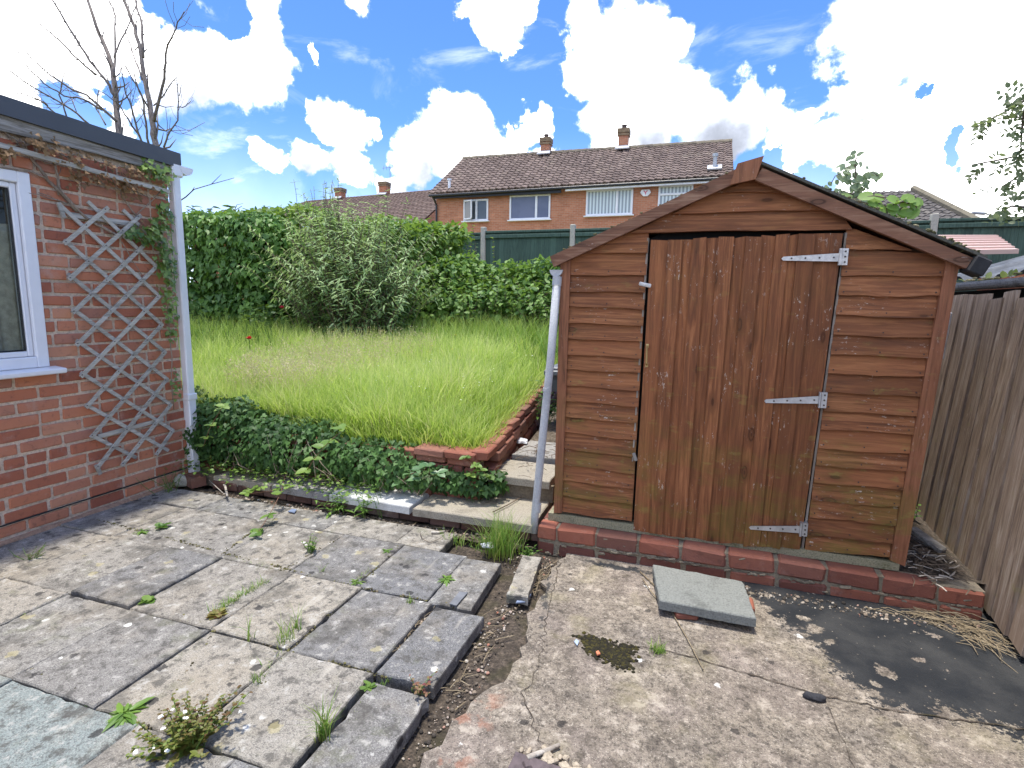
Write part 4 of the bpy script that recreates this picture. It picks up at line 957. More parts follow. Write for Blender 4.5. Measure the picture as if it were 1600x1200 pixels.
M_RED = m_plain('scarlet_petal', (.72, .035, .055), .5, .1); M_PINK = m_plain('crimson_petal', (.42, .02, .07), .5, .1)
def bloom_at(px, py, d, m, label, r):
    p = ony(px, py, d); z0 = float(lawn_z(p[0], p[1])); t = flower('rose', label, 'flower', (p[0], p[1], z0), p[2] - z0, r, 7, m, tilt=.7, stalk_r=.004)
    l = np.array((p[0], p[1], p[2])); a = np.arange(8) * .785; D = np.stack([np.cos(a), np.sin(a), np.full(8, 1.8)], 1)
    leaves('bloom', np.tile(l, (8, 1)), D, np.stack([np.cos(a), np.sin(a), np.full(8, .2)], 1), r * .9, T_ROUND, m, t)
bloom_at(390, 530, 4.7, M_RED, 'bright red rose standing in the grass, well clear of the hedge', .042)
bloom_at(441, 482, 5.5, M_PINK, 'dark crimson rose in the shade of the hedge', .042)

# ------------------------------------------------------------------ hedge and shrubs
M_HIVY = m_leaf('hedge_ivy_leaf', (.050, .135, .022), (.23, .42, .075), .34, .5)
M_BUD = m_leaf('buddleia_leaf', (.10, .22, .055), (.56, .70, .36), .42, .6, spec=.3)
M_BRAM = m_leaf('bramble_leaf', (.06, .155, .025), (.28, .44, .10), .38, .55)
M_MIX = m_leaf('scrub_leaf', (.07, .16, .025), (.31, .46, .10), .4, .5)
M_TWIG = m_plain('brown_twig', (.13, .095, .065), .85, .3, 30)
def shrub(name, label, cat, lumps, n, T, size, m, per=1, spread=.05, droop=0., group=None, zmin=None, stems=10, rnd=.7, tint0=None, shell=.4):
    L = np.array(lumps); base = (L[:, 0].mean(), L[:, 1].mean(), float(lawn_z(L[:, 0].mean(), L[:, 1].mean())) - .05)
    t = thing(name, label, cat, base, group)
    P, N = lump_points(lumps, n, shell, zmin); 
    if per > 1: P, N = sprout(P, N, per, spread, .3)
    D = N * .5 + rand_unit(len(P)) * rnd + np.array([0, 0, -droop]); NN = N * .4 + np.array([0, 0, .7]) + rand_unit(len(P)) * .45
    leaves('foliage', P, D, NN, size * (.6 + .7 * rng.random(len(P))), T, m, t, np.clip(.42 + .26 * rng.normal(size=len(P)) if tint0 is None else tint0 + .22 * rng.normal(size=len(P)), 0, 1))
    mb = MB()
    for k in range(stems):
        l = L[k % len(L)]; a = np.array([l[0] + random.gauss(0, .3) * l[3] * .6, l[1] + U(-.2, .2), base[2]]); b = l[:3] + rand_unit(1)[0] * l[3:] * .95; c = (a + b) / 2 + rng.normal(size=3) * .08
        mb.tube([a, c, b], [.014, .010, .004], 5, random.random())
    mb.build('stem', M_TWIG, t, smooth=True)
    return t
def LP(px, py, d, rx, ry, rz): p = ony(px, py, d); return (p[0], p[1], p[2], rx, ry, rz)
lum = [LP(px, py, 6.6, .62, .42, .40) for px in (225, 275, 325, 372, 408) for py in (376, 425, 478)] + [LP(px, 352 + 3 * math.sin(px), 6.6, .45, .42, .20) for px in (235, 285, 330, 372, 410)]
shrub('ivy_hedge', 'dense dark ivy hedge beside the white corner downpipe', 'hedge', lum, 25000, T_IVY, .074, M_HIVY, droop=.9, rnd=.45, shell=.35, stems=14)
def arching(name, label, cat, bases, n, hr, spread, T, size, m, pairs=16, droop=.45, tint0=.6, r=.007, taper=0., front=.0):
    bx_, by_ = np.mean(np.array(bases), 0); t = thing(name, label, cat, (bx_, by_, float(lawn_z(bx_, by_)) - .05)); mb = MB(); Q, D, N, S_, Tn = [], [], [], [], []
    for k in range(n):
        x, y = bases[k % len(bases)]; x += random.gauss(0, .12); y += random.gauss(0, .10); a = U(0, 6.283); out = spread * math.sqrt(random.random()); L = U(*hr) * (1 - taper * (out / spread) ** 2); z0 = float(lawn_z(x, y)); P = []
        for i in range(11):
            u = i / 10; P.append(np.array([x + math.cos(a) * out * u ** 1.4, y + math.sin(a) * out * .75 * u ** 1.4 - front * u, z0 + L * (u - droop * max(0, u - .55) ** 1.6 * (.4 + out))]) + rng.normal(size=3) * .012)
        mb.tube(P, [r * (1 - .8 * i / 10) + .001 for i in range(11)], 5, random.random()); tt = min(1, max(0, tint0 + random.gauss(0, .18)))
        for j in range(pairs):
            u = .22 + .78 * (j + random.random() * .5) / pairs; f_ = u * 10; i = min(9, int(f_)); p = P[i] + (P[i + 1] - P[i]) * (f_ - i); dr = unit(P[i + 1] - P[i]); sd = unit(np.cross(dr, rand_unit(1)[0]))
            for sg in (-1, 1):
                if random.random() < .1: continue
                Q.append(p); D.append(sd * sg + dr * .55 + [0, 0, -.1]); N.append(dr * .5 + np.array([0, 0, .8]) + rng.normal(size=3) * .3); S_.append(size * (1.1 - .45 * u) * U(.65, 1.25)); Tn.append(min(1, max(0, tt - .25 + .45 * u + random.gauss(0, .1))))
    mb.build('stem', M_TWIG, t, smooth=True); leaves('foliage', Q, D, N, S_, T, m, t, Tn); return t
gx = lambda px, d: float(ony(px, 500, d)[0])
arching('buddleia_bush', 'tall silvery green buddleia bush with long narrow leaves in the middle of the hedge', 'bush', [(gx(505, 6.4), 6.4), (gx(545, 6.3), 6.3), (gx(590, 6.5), 6.5), (gx(550, 6.6), 6.6), (gx(530, 6.5), 6.5)], 420, (1.2, 2.62), .98, T_LANCE, .118, M_BUD, 20, tint0=.62, taper=.25)
arching('bramble_arches', 'long bramble canes arching out over the grass in front of the thicket', 'bush', [(gx(px, 7.6), 7.6 + .1 * math.sin(px)) for px in range(620, 900, 28)], 150, (.7, 1.35), .6, T_OVAL, .10, M_BRAM, 11, .6, .55, front=.15)
arching('hedge_top_growth', 'fresh light green shoots springing from the top of the mixed hedge', 'bush', [(gx(px, 8.2), 8.2) for px in range(390, 730, 26)], 110, (1.2, 1.85), .45, T_OVAL, .09, M_MIX, 13, .3, .6)
arching('ivy_top_growth', 'loose leafy shoots standing up along the top of the ivy hedge', 'bush', [(gx(px, 6.7), 6.75) for px in range(215, 450, 20)], 110, (1.5, 1.98), .34, T_IVY, .075, M_HIVY, 9, .3, .6)
lum = [LP(480, 470, 6.8, .5, .4, .45), LP(440, 455, 6.9, .45, .4, .5), LP(430, 500, 6.4, .4, .35, .25), LP(600, 480, 7., .5, .4, .4), LP(415, 420, 7., .3, .4, .6)]
shrub('dark_shrub', 'dark leafy shrub in the gap below the buddleia', 'bush', lum, 5200, T_OVAL, .08, m_leaf('dark_shrub_leaf', (.03, .085, .018), (.13, .25, .05), .28, .45), droop=.4, stems=8)
lum = [LP(640, 390, 8.4, .6, .5, .5), LP(685, 392, 8.6, .42, .5, .42), LP(660, 368, 8.6, .35, .4, .2), LP(700, 372, 8.7, .3, .3, .18), LP(600, 375, 8.4, .4, .4, .4), LP(470, 350, 7.6, .7, .5, .28), LP(420, 350, 7.4, .6, .4, .24), LP(380, 350, 7.4, .5, .4, .2), LP(520, 378, 7.6, .7, .5, .36), LP(590, 380, 7.8, .7, .5, .36), LP(640, 380, 8., .6, .5, .32), LP(450, 392, 7.5, .6, .5, .40), LP(520, 405, 7.6, .7, .5, .5), LP(590, 405, 7.8, .7, .5, .5), LP(700, 368, 8.4, .35, .4, .2)]
shrub('mixed_hedge', 'taller light green hedge shrub in front of the green fence', 'hedge', lum, 12500, T_OVAL, .095, M_MIX, droop=.2, stems=24, rnd=.8)
lum = [LP(px, py, d, .55, .45, .42) for px, py, d in ((640, 445, 7.7), (700, 445, 7.9), (760, 456, 8.1), (820, 458, 8.2), (870, 462, 8.2), (650, 490, 7.4), (710, 485, 7.6), (770, 485, 7.7), (830, 485, 7.8), (880, 480, 7.9), (930, 460, 8.4))] + [LP(px, py, 8., .22, .25, .2) for px, py in ((680, 412), (735, 418), (795, 428), (850, 426), (872, 432))]
shrub('bramble_thicket', 'sprawling bramble thicket between the lawn and the shed', 'bush', lum, 5600, T_OVAL, .082, M_BRAM, per=3, spread=.035, droop=.3, stems=26, tint0=.5)
# long shoots standing clear of the hedge
def shoot(name, label, cat, pts, d, T, size, m, k=7, r=.006):
    P = [ony(px, py, d) for px, py in pts]; t = thing(name, label, cat, tuple(P[0])); mb = MB(); mb.tube(P, [r * (1 - .7 * i / len(P)) for i in range(len(P))], 5, .5); mb.build('stem', M_TWIG, t, smooth=True)
    Q, D, N, S_ = [], [], [], []
    for i in range(len(P) - 1):
        for j in range(k):
            q = P[i] + (P[i + 1] - P[i]) * (j + .5) / k; Q.append(q); a = U(0, 6.28); D.append((math.cos(a), math.sin(a), U(-.2, .6))); N.append((U(-.4, .4), U(-.4, .4), 1)); S_.append(size * U(.6, 1.1))
    leaves('foliage', Q, D, N, S_, T, m, t)
shoot('hedge_shoot', 'leafy shoot rising before the concrete post of the green fence', 'shoot', [(740, 420), (744, 390), (738, 350)], 8.5, T_OVAL, .09, M_MIX)
shoot('hedge_shoot', 'thin upright shoot in front of the green fence panel', 'shoot', [(770, 430), (772, 400), (770, 370)], 8.4, T_OVAL, .07, M_MIX, 5)
shoot('hedge_shoot', 'sprig of dark leaves on the skyline above the buddleia', 'shoot', [(508, 330), (508, 305), (510, 284)], 7.6, T_OVAL, .09, m_leaf('sprig_leaf', (.03, .07, .03), (.12, .18, .07)), 3)
for k, (px, w) in enumerate(((290, 30), (322, 26), (352, 22), (405, 18))):
    shoot('hedge_shoot', ['leafy sprig on top of the ivy hedge just beside the white downpipe', 'second leafy sprig from the white downpipe on top of the ivy hedge', 'sparse sprig on the hedge top below the bare twig', 'small sprig on the hedge top beside the far chimney'][k], 'shoot', [(px - w * .4, 345), (px, 332), (px + w * .5, 322)], 7.6, T_OVAL, .13, m_leaf('hazy_sprig_leaf', (.04, .08, .03), (.18, .26, .10)), 7)
# tall weeds at the foot of the hedge
def tallweeds(name, label, spots, T, size, m, hrange, k):
    t = thing(name, label, 'weeds', (spots[0][0], spots[0][1], float(lawn_z(spots[0][0], spots[0][1])))); mb = MB(); Q, D, N, S_ = [], [], [], []
    for (x, y) in spots:
        z = float(lawn_z(x, y)); h = U(*hrange); a = U(0, 6.28); tip = np.array([x + .12 * math.cos(a), y + .12 * math.sin(a), z + h]); b0 = np.array([x, y, z]); mb.tube([b0, (b0 + tip) / 2 + [.02, 0, .03], tip], [.005, .004, .002], 4)
        for j in range(k):
            u = (j + .6) / k; Q.append(b0 + (tip - b0) * u); a = j * 2.4; D.append((math.cos(a), math.sin(a), .3)); N.append((0, 0, 1)); S_.append(size * (1.15 - .7 * u) * U(.7, 1.2))
    mb.build('stem', M_GST, t); leaves('foliage', Q, D, N, S_, T, m, t); return t
sp = [(ony(U(285, 425), 500, 1)[0] * 0 + U(-6.2, -4.6), 0) for _ in range(2)]
sp = []
for _ in range(95): px = U(275, 430); d = U(5.2, 6.1); sp.append((ony(px, 500, d)[0], d))
tallweeds('tall_weeds', 'tall pale green weeds growing along the foot of the ivy hedge', sp, T_LANCE, .12, M_MIX, (.35, .75), 12)
sp = []
for _ in range(90): px = U(440, 870); d = 7.0 + (px - 440) * .0012 + U(-.2, .2) - .3; sp.append((ony(px, 500, d)[0], d))
tallweeds('tall_weeds', 'leafy weeds growing where the lawn meets the bramble thicket', sp, T_LANCE, .11, M_BRAM, (.25, .5), 10)
n = 7000; px = 270 + 610 * rng.random(n); d = 5.6 + np.clip((px - 300) / 250, 0, 1) * 1.4 + rng.normal(size=n) * .35; x = np.array([ony(a, 500, b)[0] for a, b in zip(px, d)])
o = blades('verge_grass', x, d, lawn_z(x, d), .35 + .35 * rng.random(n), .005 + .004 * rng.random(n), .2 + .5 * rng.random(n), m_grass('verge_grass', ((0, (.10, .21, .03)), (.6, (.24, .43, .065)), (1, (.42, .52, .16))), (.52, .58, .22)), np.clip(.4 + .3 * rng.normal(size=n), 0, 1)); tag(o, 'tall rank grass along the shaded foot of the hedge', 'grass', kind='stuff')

# ------------------------------------------------------------------ ivy mound on the retaining wall, brambles in it
lum = []
for k in range(15):
    u = k / 14; x = -4.05 + 2.75 * u; top = (.60 - .27 * min(1, u * 1.5) ** .9) * (1 - .55 * max(0, u - .72) / .28) * U(.90, 1.12) + .03 * math.sin(k * 1.9); lum += [(x, 3.22 - .02 * u, .14 + top * .42, .22, .20 + .05 * math.sin(k * 1.3) + .06 * (1 - u), top * .52)]
P, N = lump_points(lum, 20000, .35, .06); k_ = P[:, 0] > -4.1; P, N = P[k_], N[k_]
t = thing('ivy_mound', 'thick mound of dark ivy smothering the low retaining wall', 'ivy', (-2.7, 3.25, .1))
leaves('foliage', P, N * .4 + rand_unit(len(P)) * .5 + [0, -.25, -.8], N + [0, -.2, .6] + rand_unit(len(P)) * .4, .034 * (.55 + .8 * rng.random(len(P))), T_IVY, m_leaf('mound_ivy_leaf', (.022, .066, .014), (.12, .24, .06), .25, .55, spec=.35), t, np.clip(.35 + .3 * rng.normal(size=len(P)), 0, 1))
k = 420; x = -4.0 + 2.6 * rng.random(k); P = np.stack([x, 3.02 - .02 * rng.random(k) + .08 * rng.normal(size=k), .11 + .06 * rng.random(k)], 1); P = np.repeat(P, 4, 0) + rng.normal(size=(4 * k, 3)) * [.05, .05, .02]; P[:, 2] = np.maximum(P[:, 2], .10)
P = P[P[:, 0] < -1.85]
leaves('creeping_leaves', P, rand_unit(len(P)) * [1, 1, .3], rand_unit(len(P)) * .5 + [0, 0, 1], .024 * (.6 + .6 * rng.random(len(P))), T_ROUND, M_MIX, t)
mb = MB()
for k in range(34):
    x = U(-4, -1.4); a = np.array([x, 3.02, .12]); b = a + [U(-.25, .25), U(-.06, .02), U(.05, .3)]; mb.tube([a, (a + b) / 2 + rng.normal(size=3) * .03, b], [.003, .003, .0015], 4)
mb.build('stem', M_STEM, t)
M_YB = m_leaf('young_bramble_leaf', (.09, .19, .03), (.30, .44, .09), .4, .45); M_BB = m_leaf('blue_bramble_leaf', (.07, .16, .06), (.20, .34, .15), .3, .4)
def spray(name, label, pts, z_or_y, leaf, m, T=T_OVAL, mode='y', per=3, r=.003, step=1):
    P = [(ony(px, py, q) if mode == 'y' else onz(px, py, q)) for (px, py), q in zip(pts, z_or_y)]
    t = thing(name, label, 'bramble' if 'bramble' in name else 'weed', tuple(P[0])); mb = MB(); mb.tube(P, [r * (1 - .5 * i / len(P)) for i in range(len(P))], 5); mb.build('stem', m_plain('bramble_stem', (.20, .10, .06), .7), t, smooth=True)
    Q, D, N, S_ = [], [], [], []
    for i in range(0, len(P), step):
        a0 = U(0, 6.28)
        for j in range(per): a = a0 + j * 6.283 / per * .8; Q.append(P[i] + [0, 0, .004]); D.append((math.cos(a), math.sin(a) * .8 - .2, U(-.1, .4))); N.append((U(-.3, .3), -.35, 1)); S_.append(leaf * U(.75, 1.15))
    leaves('leaflets', Q, D, N, S_, T, m, t, np.clip(.6 + .25 * rng.normal(size=len(Q)), 0, 1)); return t
spray('bramble_spray', 'young yellow green bramble leaves near the foot of the corner downpipe', [(318, 698), (322, 684), (330, 665), (345, 640), (350, 636)], [2.98, 2.97, 2.96, 2.96, 2.96], .06, M_YB)
spray('bramble_spray', 'bramble spray reaching out of the middle of the ivy mound', [(480, 735), (490, 718), (505, 700), (515, 690), (535, 672)], [2.95, 2.93, 2.92, 2.92, 2.94], .07, M_YB)
spray('bramble_spray', 'bluish green bramble leaves spilling over the white step slab', [(625, 755), (640, 742), (655, 735), (668, 728), (650, 750), (685, 740)], [3.0, 2.99, 2.98, 2.98, 2.96, 3.0], .062, M_BB, per=4)
spray('bramble_runner', 'red stemmed bramble runner arching over the far patio slabs', [(462, 700), (448, 735), (438, 772), (420, 806), (402, 834)], [.30, .16, .10, .05, .02], .055, M_YB, mode='z', per=3)
spray('bramble_spray', 'light green bramble spray over the kerb beside the old brick', [(395, 768), (402, 764), (385, 772), (432, 766), (452, 762)], [.05, .06, .04, .07, .09], .05, M_YB, mode='z', per=3)
spray('bramble_spray', 'fresh bramble leaves at the lawn corner above the tan step', [(735, 742), (742, 728), (728, 715), (752, 735), (765, 745)], [3.05, 3.06, 3.08, 3.07, 3.1], .05, M_MIX, per=5)

# ------------------------------------------------------------------ green fence beyond the hedge
M_GREEN = m_wood('green_paint_board', (.060, .105, .080), 2, light=(.095, .150, .118), knots=False, flecks=.0)
M_POSTC = m_slab_plain('concrete_post', (.46, .43, .36), (.24, .22, .19), .5)
gf = thing('green_fence', 'dark green boarded fence with pale concrete posts beyond the hedge', 'fence', (0, 10.7, .9))
posts = [-8.0, -6.12, -4.2, -2.335, -.40, 1.55, 3.57, 5.45, 7.3, 9.2]
for xp in posts: mb = MB(); mb.box((xp, 10.70, 1.85), (.10, .11, 2.12), bev=.012); mb.build('fence_post', M_POSTC, gf)
for a, b in zip(posts[:-1], posts[1:]):
    mb = MB(); x = a + .055
    tz = 2.80 + U(-.01, .015)
    while x < b - .06: w = min(.105, b - .055 - x); mb.box((x + w / 2, 10.705 + U(-.002, .002), (tz - .03 + 1.0) / 2), (w + .006, .014, tz - .03 - 1.0), rz=R(4), tint=random.random()); x += .098
    pn = mb.build('fence_panel', M_GREEN, gf)
    mb = MB(); mb.box(((a + b) / 2, 10.69, tz - .01), (b - a - .11, .07, .045), bev=.006); mb.box(((a + b) / 2, 10.665, tz - .10), (b - a - .11, .035, .07), bev=.006); mb.build('top_rail', M_GREEN, pn)

# ------------------------------------------------------------------ houses
def m_housebrick(name, a, b, mort):
    n = NT(name); co = n.obj(); x, y, z = n.sep(co)
    u = n.n('CombineXYZ', {0: n.math('ADD', x, y), 1: z, 2: 0.}).outputs[0]
    bt = n.n('TexBrick', {'Vector': u, 'Color1': (*a, 1), 'Color2': (*b, 1), 'Mortar': (*mort, 1), 'Scale': 1., 'Mortar Size': .006, 'Brick Width': .225, 'Row Height': .075, 'Bias': .0})
    c = n.mix(bt.outputs[0], tuple(q * .55 for q in a), n.mr(n.noise(co, 1.1, 6, .65), .48, .72, 0, .55)); c = n.mix(c, tuple(min(1, q * 1.35) for q in b), n.mr(n.noise(co, 3.3, 5, .7), .55, .75, 0, .5))
    return n.out(c, .9, n.bump(bt.outputs[1], .4, .01))
M_HB = m_housebrick('orange_house_brick', (.42, .155, .080), (.53, .225, .125), (.42, .30, .22))
M_HB2 = m_housebrick('far_house_brick', (.38, .12, .06), (.48, .19, .10), (.40, .26, .18))
def m_tile(name, a, b, lich):
    n = NT(name); co = n.obj(); t = n.att(); c = n.mix(a, b, t)
    c = n.mix(c, lich, n.mr(n.noise(co, 1.6, 6, .7), .5, .75, 0, .35)); c = n.mix(c, tuple(q * .4 for q in a), n.mr(n.noise(co, 5, 5, .7), .5, .7, 0, .6))
    return n.out(c, .9, n.bump(n.noise(co, 30, 3, .7), .5, .02))
M_TILE = m_tile('brown_pantile', (.115, .080, .066), (.205, .150, .125), (.30, .26, .19))
M_TILE2 = m_tile('brown_plain_tile', (.125, .080, .063), (.175, .120, .095), (.24, .19, .15))
M_TILE3 = m_tile('grey_pantile', (.085, .075, .068), (.16, .14, .125), (.27, .24, .18))
def tiled(name, m, p00, p10, p01, p11, rows, cols, parent, wave=.035, step=.035, sub=6):
    """tiled slope: p00-p10 along the eave, p01-p11 along the ridge; every course laps the one below, every tile is a wave"""
    p00, p10, p01, p11 = [np.array(p, float) for p in (p00, p10, p01, p11)]
    nr = np.cross(p10 - p00, p01 - p00); nr /= np.linalg.norm(nr); nr *= 1 if nr[2] > 0 else -1; mb = MB(); nc = cols * sub
    for r in range(rows):
        v0, v1 = r / rows, (r + 1.0) / rows; vsv = []
        for i in range(nc + 1):
            u = i / nc; w = wave * (math.sin(6.2832 * u * cols) * .6 + .4 * math.sin(12.566 * u * cols)); j = .006 * math.sin(i * 1.7 + r * 2.3)
            a = p00 + (p10 - p00) * u; b = p01 + (p11 - p01) * u
            q0, q1 = a + (b - a) * v0, a + (b - a) * v1
            vsv += [q0 + nr * (w + step + j), q1 + nr * (w + .0 + j), q0 + nr * (w - .03)]
        k0 = len(mb.v)
        fs = []
        for i in range(nc): fs += [(3 * i, 3 * i + 3, 3 * i + 4, 3 * i + 1), (3 * i + 2, 3 * i + 5, 3 * i + 3, 3 * i)]
        mb.add(vsv, fs, .5)
        for i in range(nc + 1):
            random.seed(r * 999 + (i // sub)); tt = random.random()
            for q in range(3): mb.t[k0 + 3 * i + q] = tt
    random.seed(r + 5)
    return mb.build(name, m, parent, recalc=False)
def chimney(parent, x, y, z0, z1, w, m, pot=True):
    mb = MB(); mb.box((x, y, (z0 - .6 + z1) / 2), (w, w, z1 - z0 + .6)); ch = mb.build('chimney', m, parent)
    mb = MB(); mb.box((x, y, z1 - .28), (w + .10, w + .10, .09)); mb.box((x, y, z1 - .10), (w + .12, w + .12, .20)); mb.build('chimney_cap', m_plain('lichened_brick', (.24, .17, .10), .9, .3, 6), ch)
    mb = MB(); mb.prism([(x - w / 2 - .12, y - w / 2 - .28, z0 - .17), (x + w / 2 + .12, y - w / 2 - .28, z0 - .17), (x + w / 2 + .06, y - w / 2 - .012, z0 + .02), (x - w / 2 - .06, y - w / 2 - .012, z0 + .02)], (0, -.02, .04)); mb.build('lead_flashing', m_plain('lead', (.42, .43, .45), .6), ch)
    if pot:
        mb = MB(); mb.tube([(x, y, z1 - .01), (x, y, z1 + .10), (x, y, z1 + .15)], [.12, .11, .09], 12); mb.tube([(x, y, z1 + .15), (x, y, z1 + .19)], [.13, .13], 12); mb.build('chimney_pot', m_plain('dark_pot', (.10, .07, .06), .8), ch)
    return ch
hs = thing('brick_house', 'orange brick two storey pair of houses with a brown pantiled roof and two chimneys', 'house', (-5.4, 24, .7))
HY = 24.0; X0, X1 = -11.82, .92
mb = MB(); mb.box(((X0 + X1) / 2, HY + 3.6, 3.55), (X1 - X0, 7.2, 5.9)); mb.prism([(X0 + .001, HY, 6.5), (X0 + .001, HY + 7.2, 6.5), (X0 + .001, HY + 3.6, 8.55)], (.2, 0, 0)); mb.prism([(X1 - .001, HY, 6.5), (X1 - .001, HY + 7.2, 6.5), (X1 - .001, HY + 3.6, 8.55)], (-.2, 0, 0))
mb.build('wall', M_HB, hs)
ra, rb_ = np.array([X0 - .22, HY - .38, 6.38]), np.array([X1 + .22, HY - .38, 6.48])
rg0, rg1 = np.array([X0 - .22, HY + 3.6, 8.88]), np.array([X1 + .22, HY + 3.6, 8.80])
roof = tiled('roof', M_TILE, ra, rb_, rg0, rg1, 15, 44, hs)
mb = MB(); mb.prism([rg0 + [0, .02, -.08], rg1 + [0, .02, -.08], (X1 + .22, HY + 7.5, 6.45), (X0 - .22, HY + 7.5, 6.4)], (0, 0, .06)); mb.build('rear_slope', M_TILE, roof)
mb = MB(); k = 34
for i in range(k): a, b = rg0 + (rg1 - rg0) * i / k, rg0 + (rg1 - rg0) * (i + 1.04) / k; mb.tube([a + [0, 0, -.02], b + [0, 0, -.01]], [.12, .125], 8, random.random())
mb.build('ridge_tiles', m_tile('lichened_ridge', (.16, .13, .10), (.24, .20, .14), (.32, .29, .18)), roof)
chimney(hs, -7.53, HY + 3.6, 8.86, 9.55, .44, M_HB); chimney(hs, -3.70, HY + 3.6, 8.84, 9.68, .44, M_HB)
M_BLK = m_plain('black_plastic', (.018, .018, .02), .45)
mb = MB(); mb.box(((X0 + X1) / 2, HY - .40, 6.31), (X1 - X0 + .4, .12, .11), ry=R(-.45), bev=.03); mb.box((-8.8, HY - .26, 6.22), (6.1, .10, .16)); mb.build('gutter', M_BLK, hs)
mb = MB(); mb.box(((-5.55 + X1) / 2, HY - .30, 6.245), (X1 + 5.55, .14, .075), ry=R(-.45)); mb.build('soffit', M_UPVC, hs)
mb = MB(); mb.tube([(X0 - .02, HY - .40, 6.28), (X0 + .02, HY - .20, 6.05), (X0 + .04, HY - .08, 5.9), (X0 + .04, HY - .08, .8)], .045, 8); mb.build('downpipe', M_BLK, hs)
M_SKYGL = m_plain('reflecting_glass', (.10, .115, .135), .08, .05, 3, 0)
n_ = NT('blue_curtain_behind_glass'); M_BLUGL = n_.out(n_.mix((.115, .125, .19), (.15, .16, .23), n_.mr(n_.noise(n_.obj(), .8, 3), .4, .6)), .12)
n_ = NT('vertical_blinds'); xx = n_.sep(n_.obj())[0]; M_BLIND = n_.out(n_.mix((.30, .34, .36), (.66, .72, .72), n_.mr(n_.math('SINE', n_.math('MULTIPLY', xx, 44.)), -.5, .6)), .25)
def hwin(x0, x1, z0, z1, bars, m, label=None, casement=None, fan=None, y=HY):
    mb = MB(); w = .075
    mb.box(((x0 + x1) / 2, y - .01, z1 - w / 2), (x1 - x0, .10, w), bev=.01); mb.box(((x0 + x1) / 2, y - .01, z0 + w / 2), (x1 - x0, .10, w), bev=.01)
    for x in (x0 + w / 2, x1 - w / 2): mb.box((x, y - .01, (z0 + z1) / 2), (w, .10, z1 - z0 - 2 * w), bev=.01)
    for b in bars: mb.box((b, y - .012, (z0 + z1) / 2), (.10, .10, z1 - z0 - 2 * w), bev=.01)
    if fan: mb.box(((x0 + x1) / 2, y - .012, fan), (x1 - x0 - 2 * w, .10, .09), bev=.01)
    wn = mb.build('window', M_UPVC, hs); mb = MB(); mb.box(((x0 + x1) / 2, y + .0, (z0 + z1) / 2), (x1 - x0 - .05, .03, z1 - z0 - .05)); mb.build('pane', m, wn)
    mb = MB(); mb.box(((x0 + x1) / 2, y - .07, z0 - .03), (x1 - x0 + .14, .18, .055), bev=.01); mb.build('sill', M_UPVC, wn)
    if casement:
        cx0, cx1 = casement; mb = MB(); a = R(-28)
        for (dx, dz, sx, sz) in ((.03, 0, .06, z1 - z0 - .1), (cx1 - cx0 - .03, 0, .06, z1 - z0 - .1), ((cx1 - cx0) / 2, (z1 - z0) / 2 - .08, cx1 - cx0, .06), ((cx1 - cx0) / 2, -(z1 - z0) / 2 + .08, cx1 - cx0, .06)):
            mb.box((cx0 + dx * math.cos(a), y - .07 + dx * math.sin(a), (z0 + z1) / 2 + dz), (sx, .05, sz), rz=a, bev=.006)
        sh = mb.build('sash', M_UPVC, wn); mb = MB(); dx = (cx1 - cx0) / 2; mb.box((cx0 + dx * math.cos(a), y - .07 + dx * math.sin(a), (z0 + z1) / 2), (cx1 - cx0 - .1, .012, z1 - z0 - .2), rz=a); mb.build('sash_pane', M_SKYGL, sh)
hwin(-10.42, -9.20, 5.12, 6.08, [-9.78], M_SKYGL, casement=(-10.38, -9.82)); hwin(-8.17, -6.28, 5.10, 6.17, [-6.92], M_BLUGL); hwin(-4.70, -2.72, 5.17, 6.24, [-3.38], M_BLIND); hwin(-1.70, -.34, 4.9, 6.28, [], M_BLIND, fan=5.92)
al = MB(); al.prism([(-2.38, HY - .002, 6.14), (-2.05, HY - .002, 6.14), (-2.0, HY - .002, 6.02), (-2.13, HY - .002, 5.88), (-2.30, HY - .002, 5.88), (-2.43, HY - .002, 6.02)], (0, -.09, 0)); ab = al.build('alarm_box', M_UPVC, hs)
al = MB()
for (a, b) in (((-2.29, 6.10), (-2.215, 6.02)), ((-2.14, 6.10), (-2.215, 6.02)), ((-2.215, 6.03), (-2.215, 5.94))):
    d = np.array([b[0] - a[0], b[1] - a[1]]); d /= np.linalg.norm(d); nn = np.array([-d[1], d[0]]) * .018
    al.prism([(a[0] - nn[0], HY - .0925, a[1] - nn[1]), (a[0] + nn[0], HY - .0925, a[1] + nn[1]), (b[0] + nn[0], HY - .0925, b[1] + nn[1]), (b[0] - nn[0], HY - .0925, b[1] - nn[1])], (0, -.004 - .002 * random.random(), 0))
al.build('alarm_emblem', m_plain('pink_red_mark', (.62, .10, .16), .5), ab)
mb = MB(); mb.tube([(.42, HY + .25, 6.75), (.42, HY + .25, 7.35)], .075, 10); mb.tube([(.42, HY + .25, 7.35), (.42, HY + .25, 7.47)], .11, 10); mb.box((.42, HY + .2, 6.93), (.55, .4, .06), rx=R(33)); mb.build('flue', m_plain('flue_grey', (.46, .47, .48), .5, metal=.3), roof)
mb = MB(); mb.tube([(-11.2, HY + .1, 6.65), (-11.2, HY + .1, 7.0)], .07, 8); mb.tube([(-11.2, HY + .1, 7.0), (-11.2, HY + .1, 7.08)], .11, 8); mb.build('flue', M_UPVC, roof)
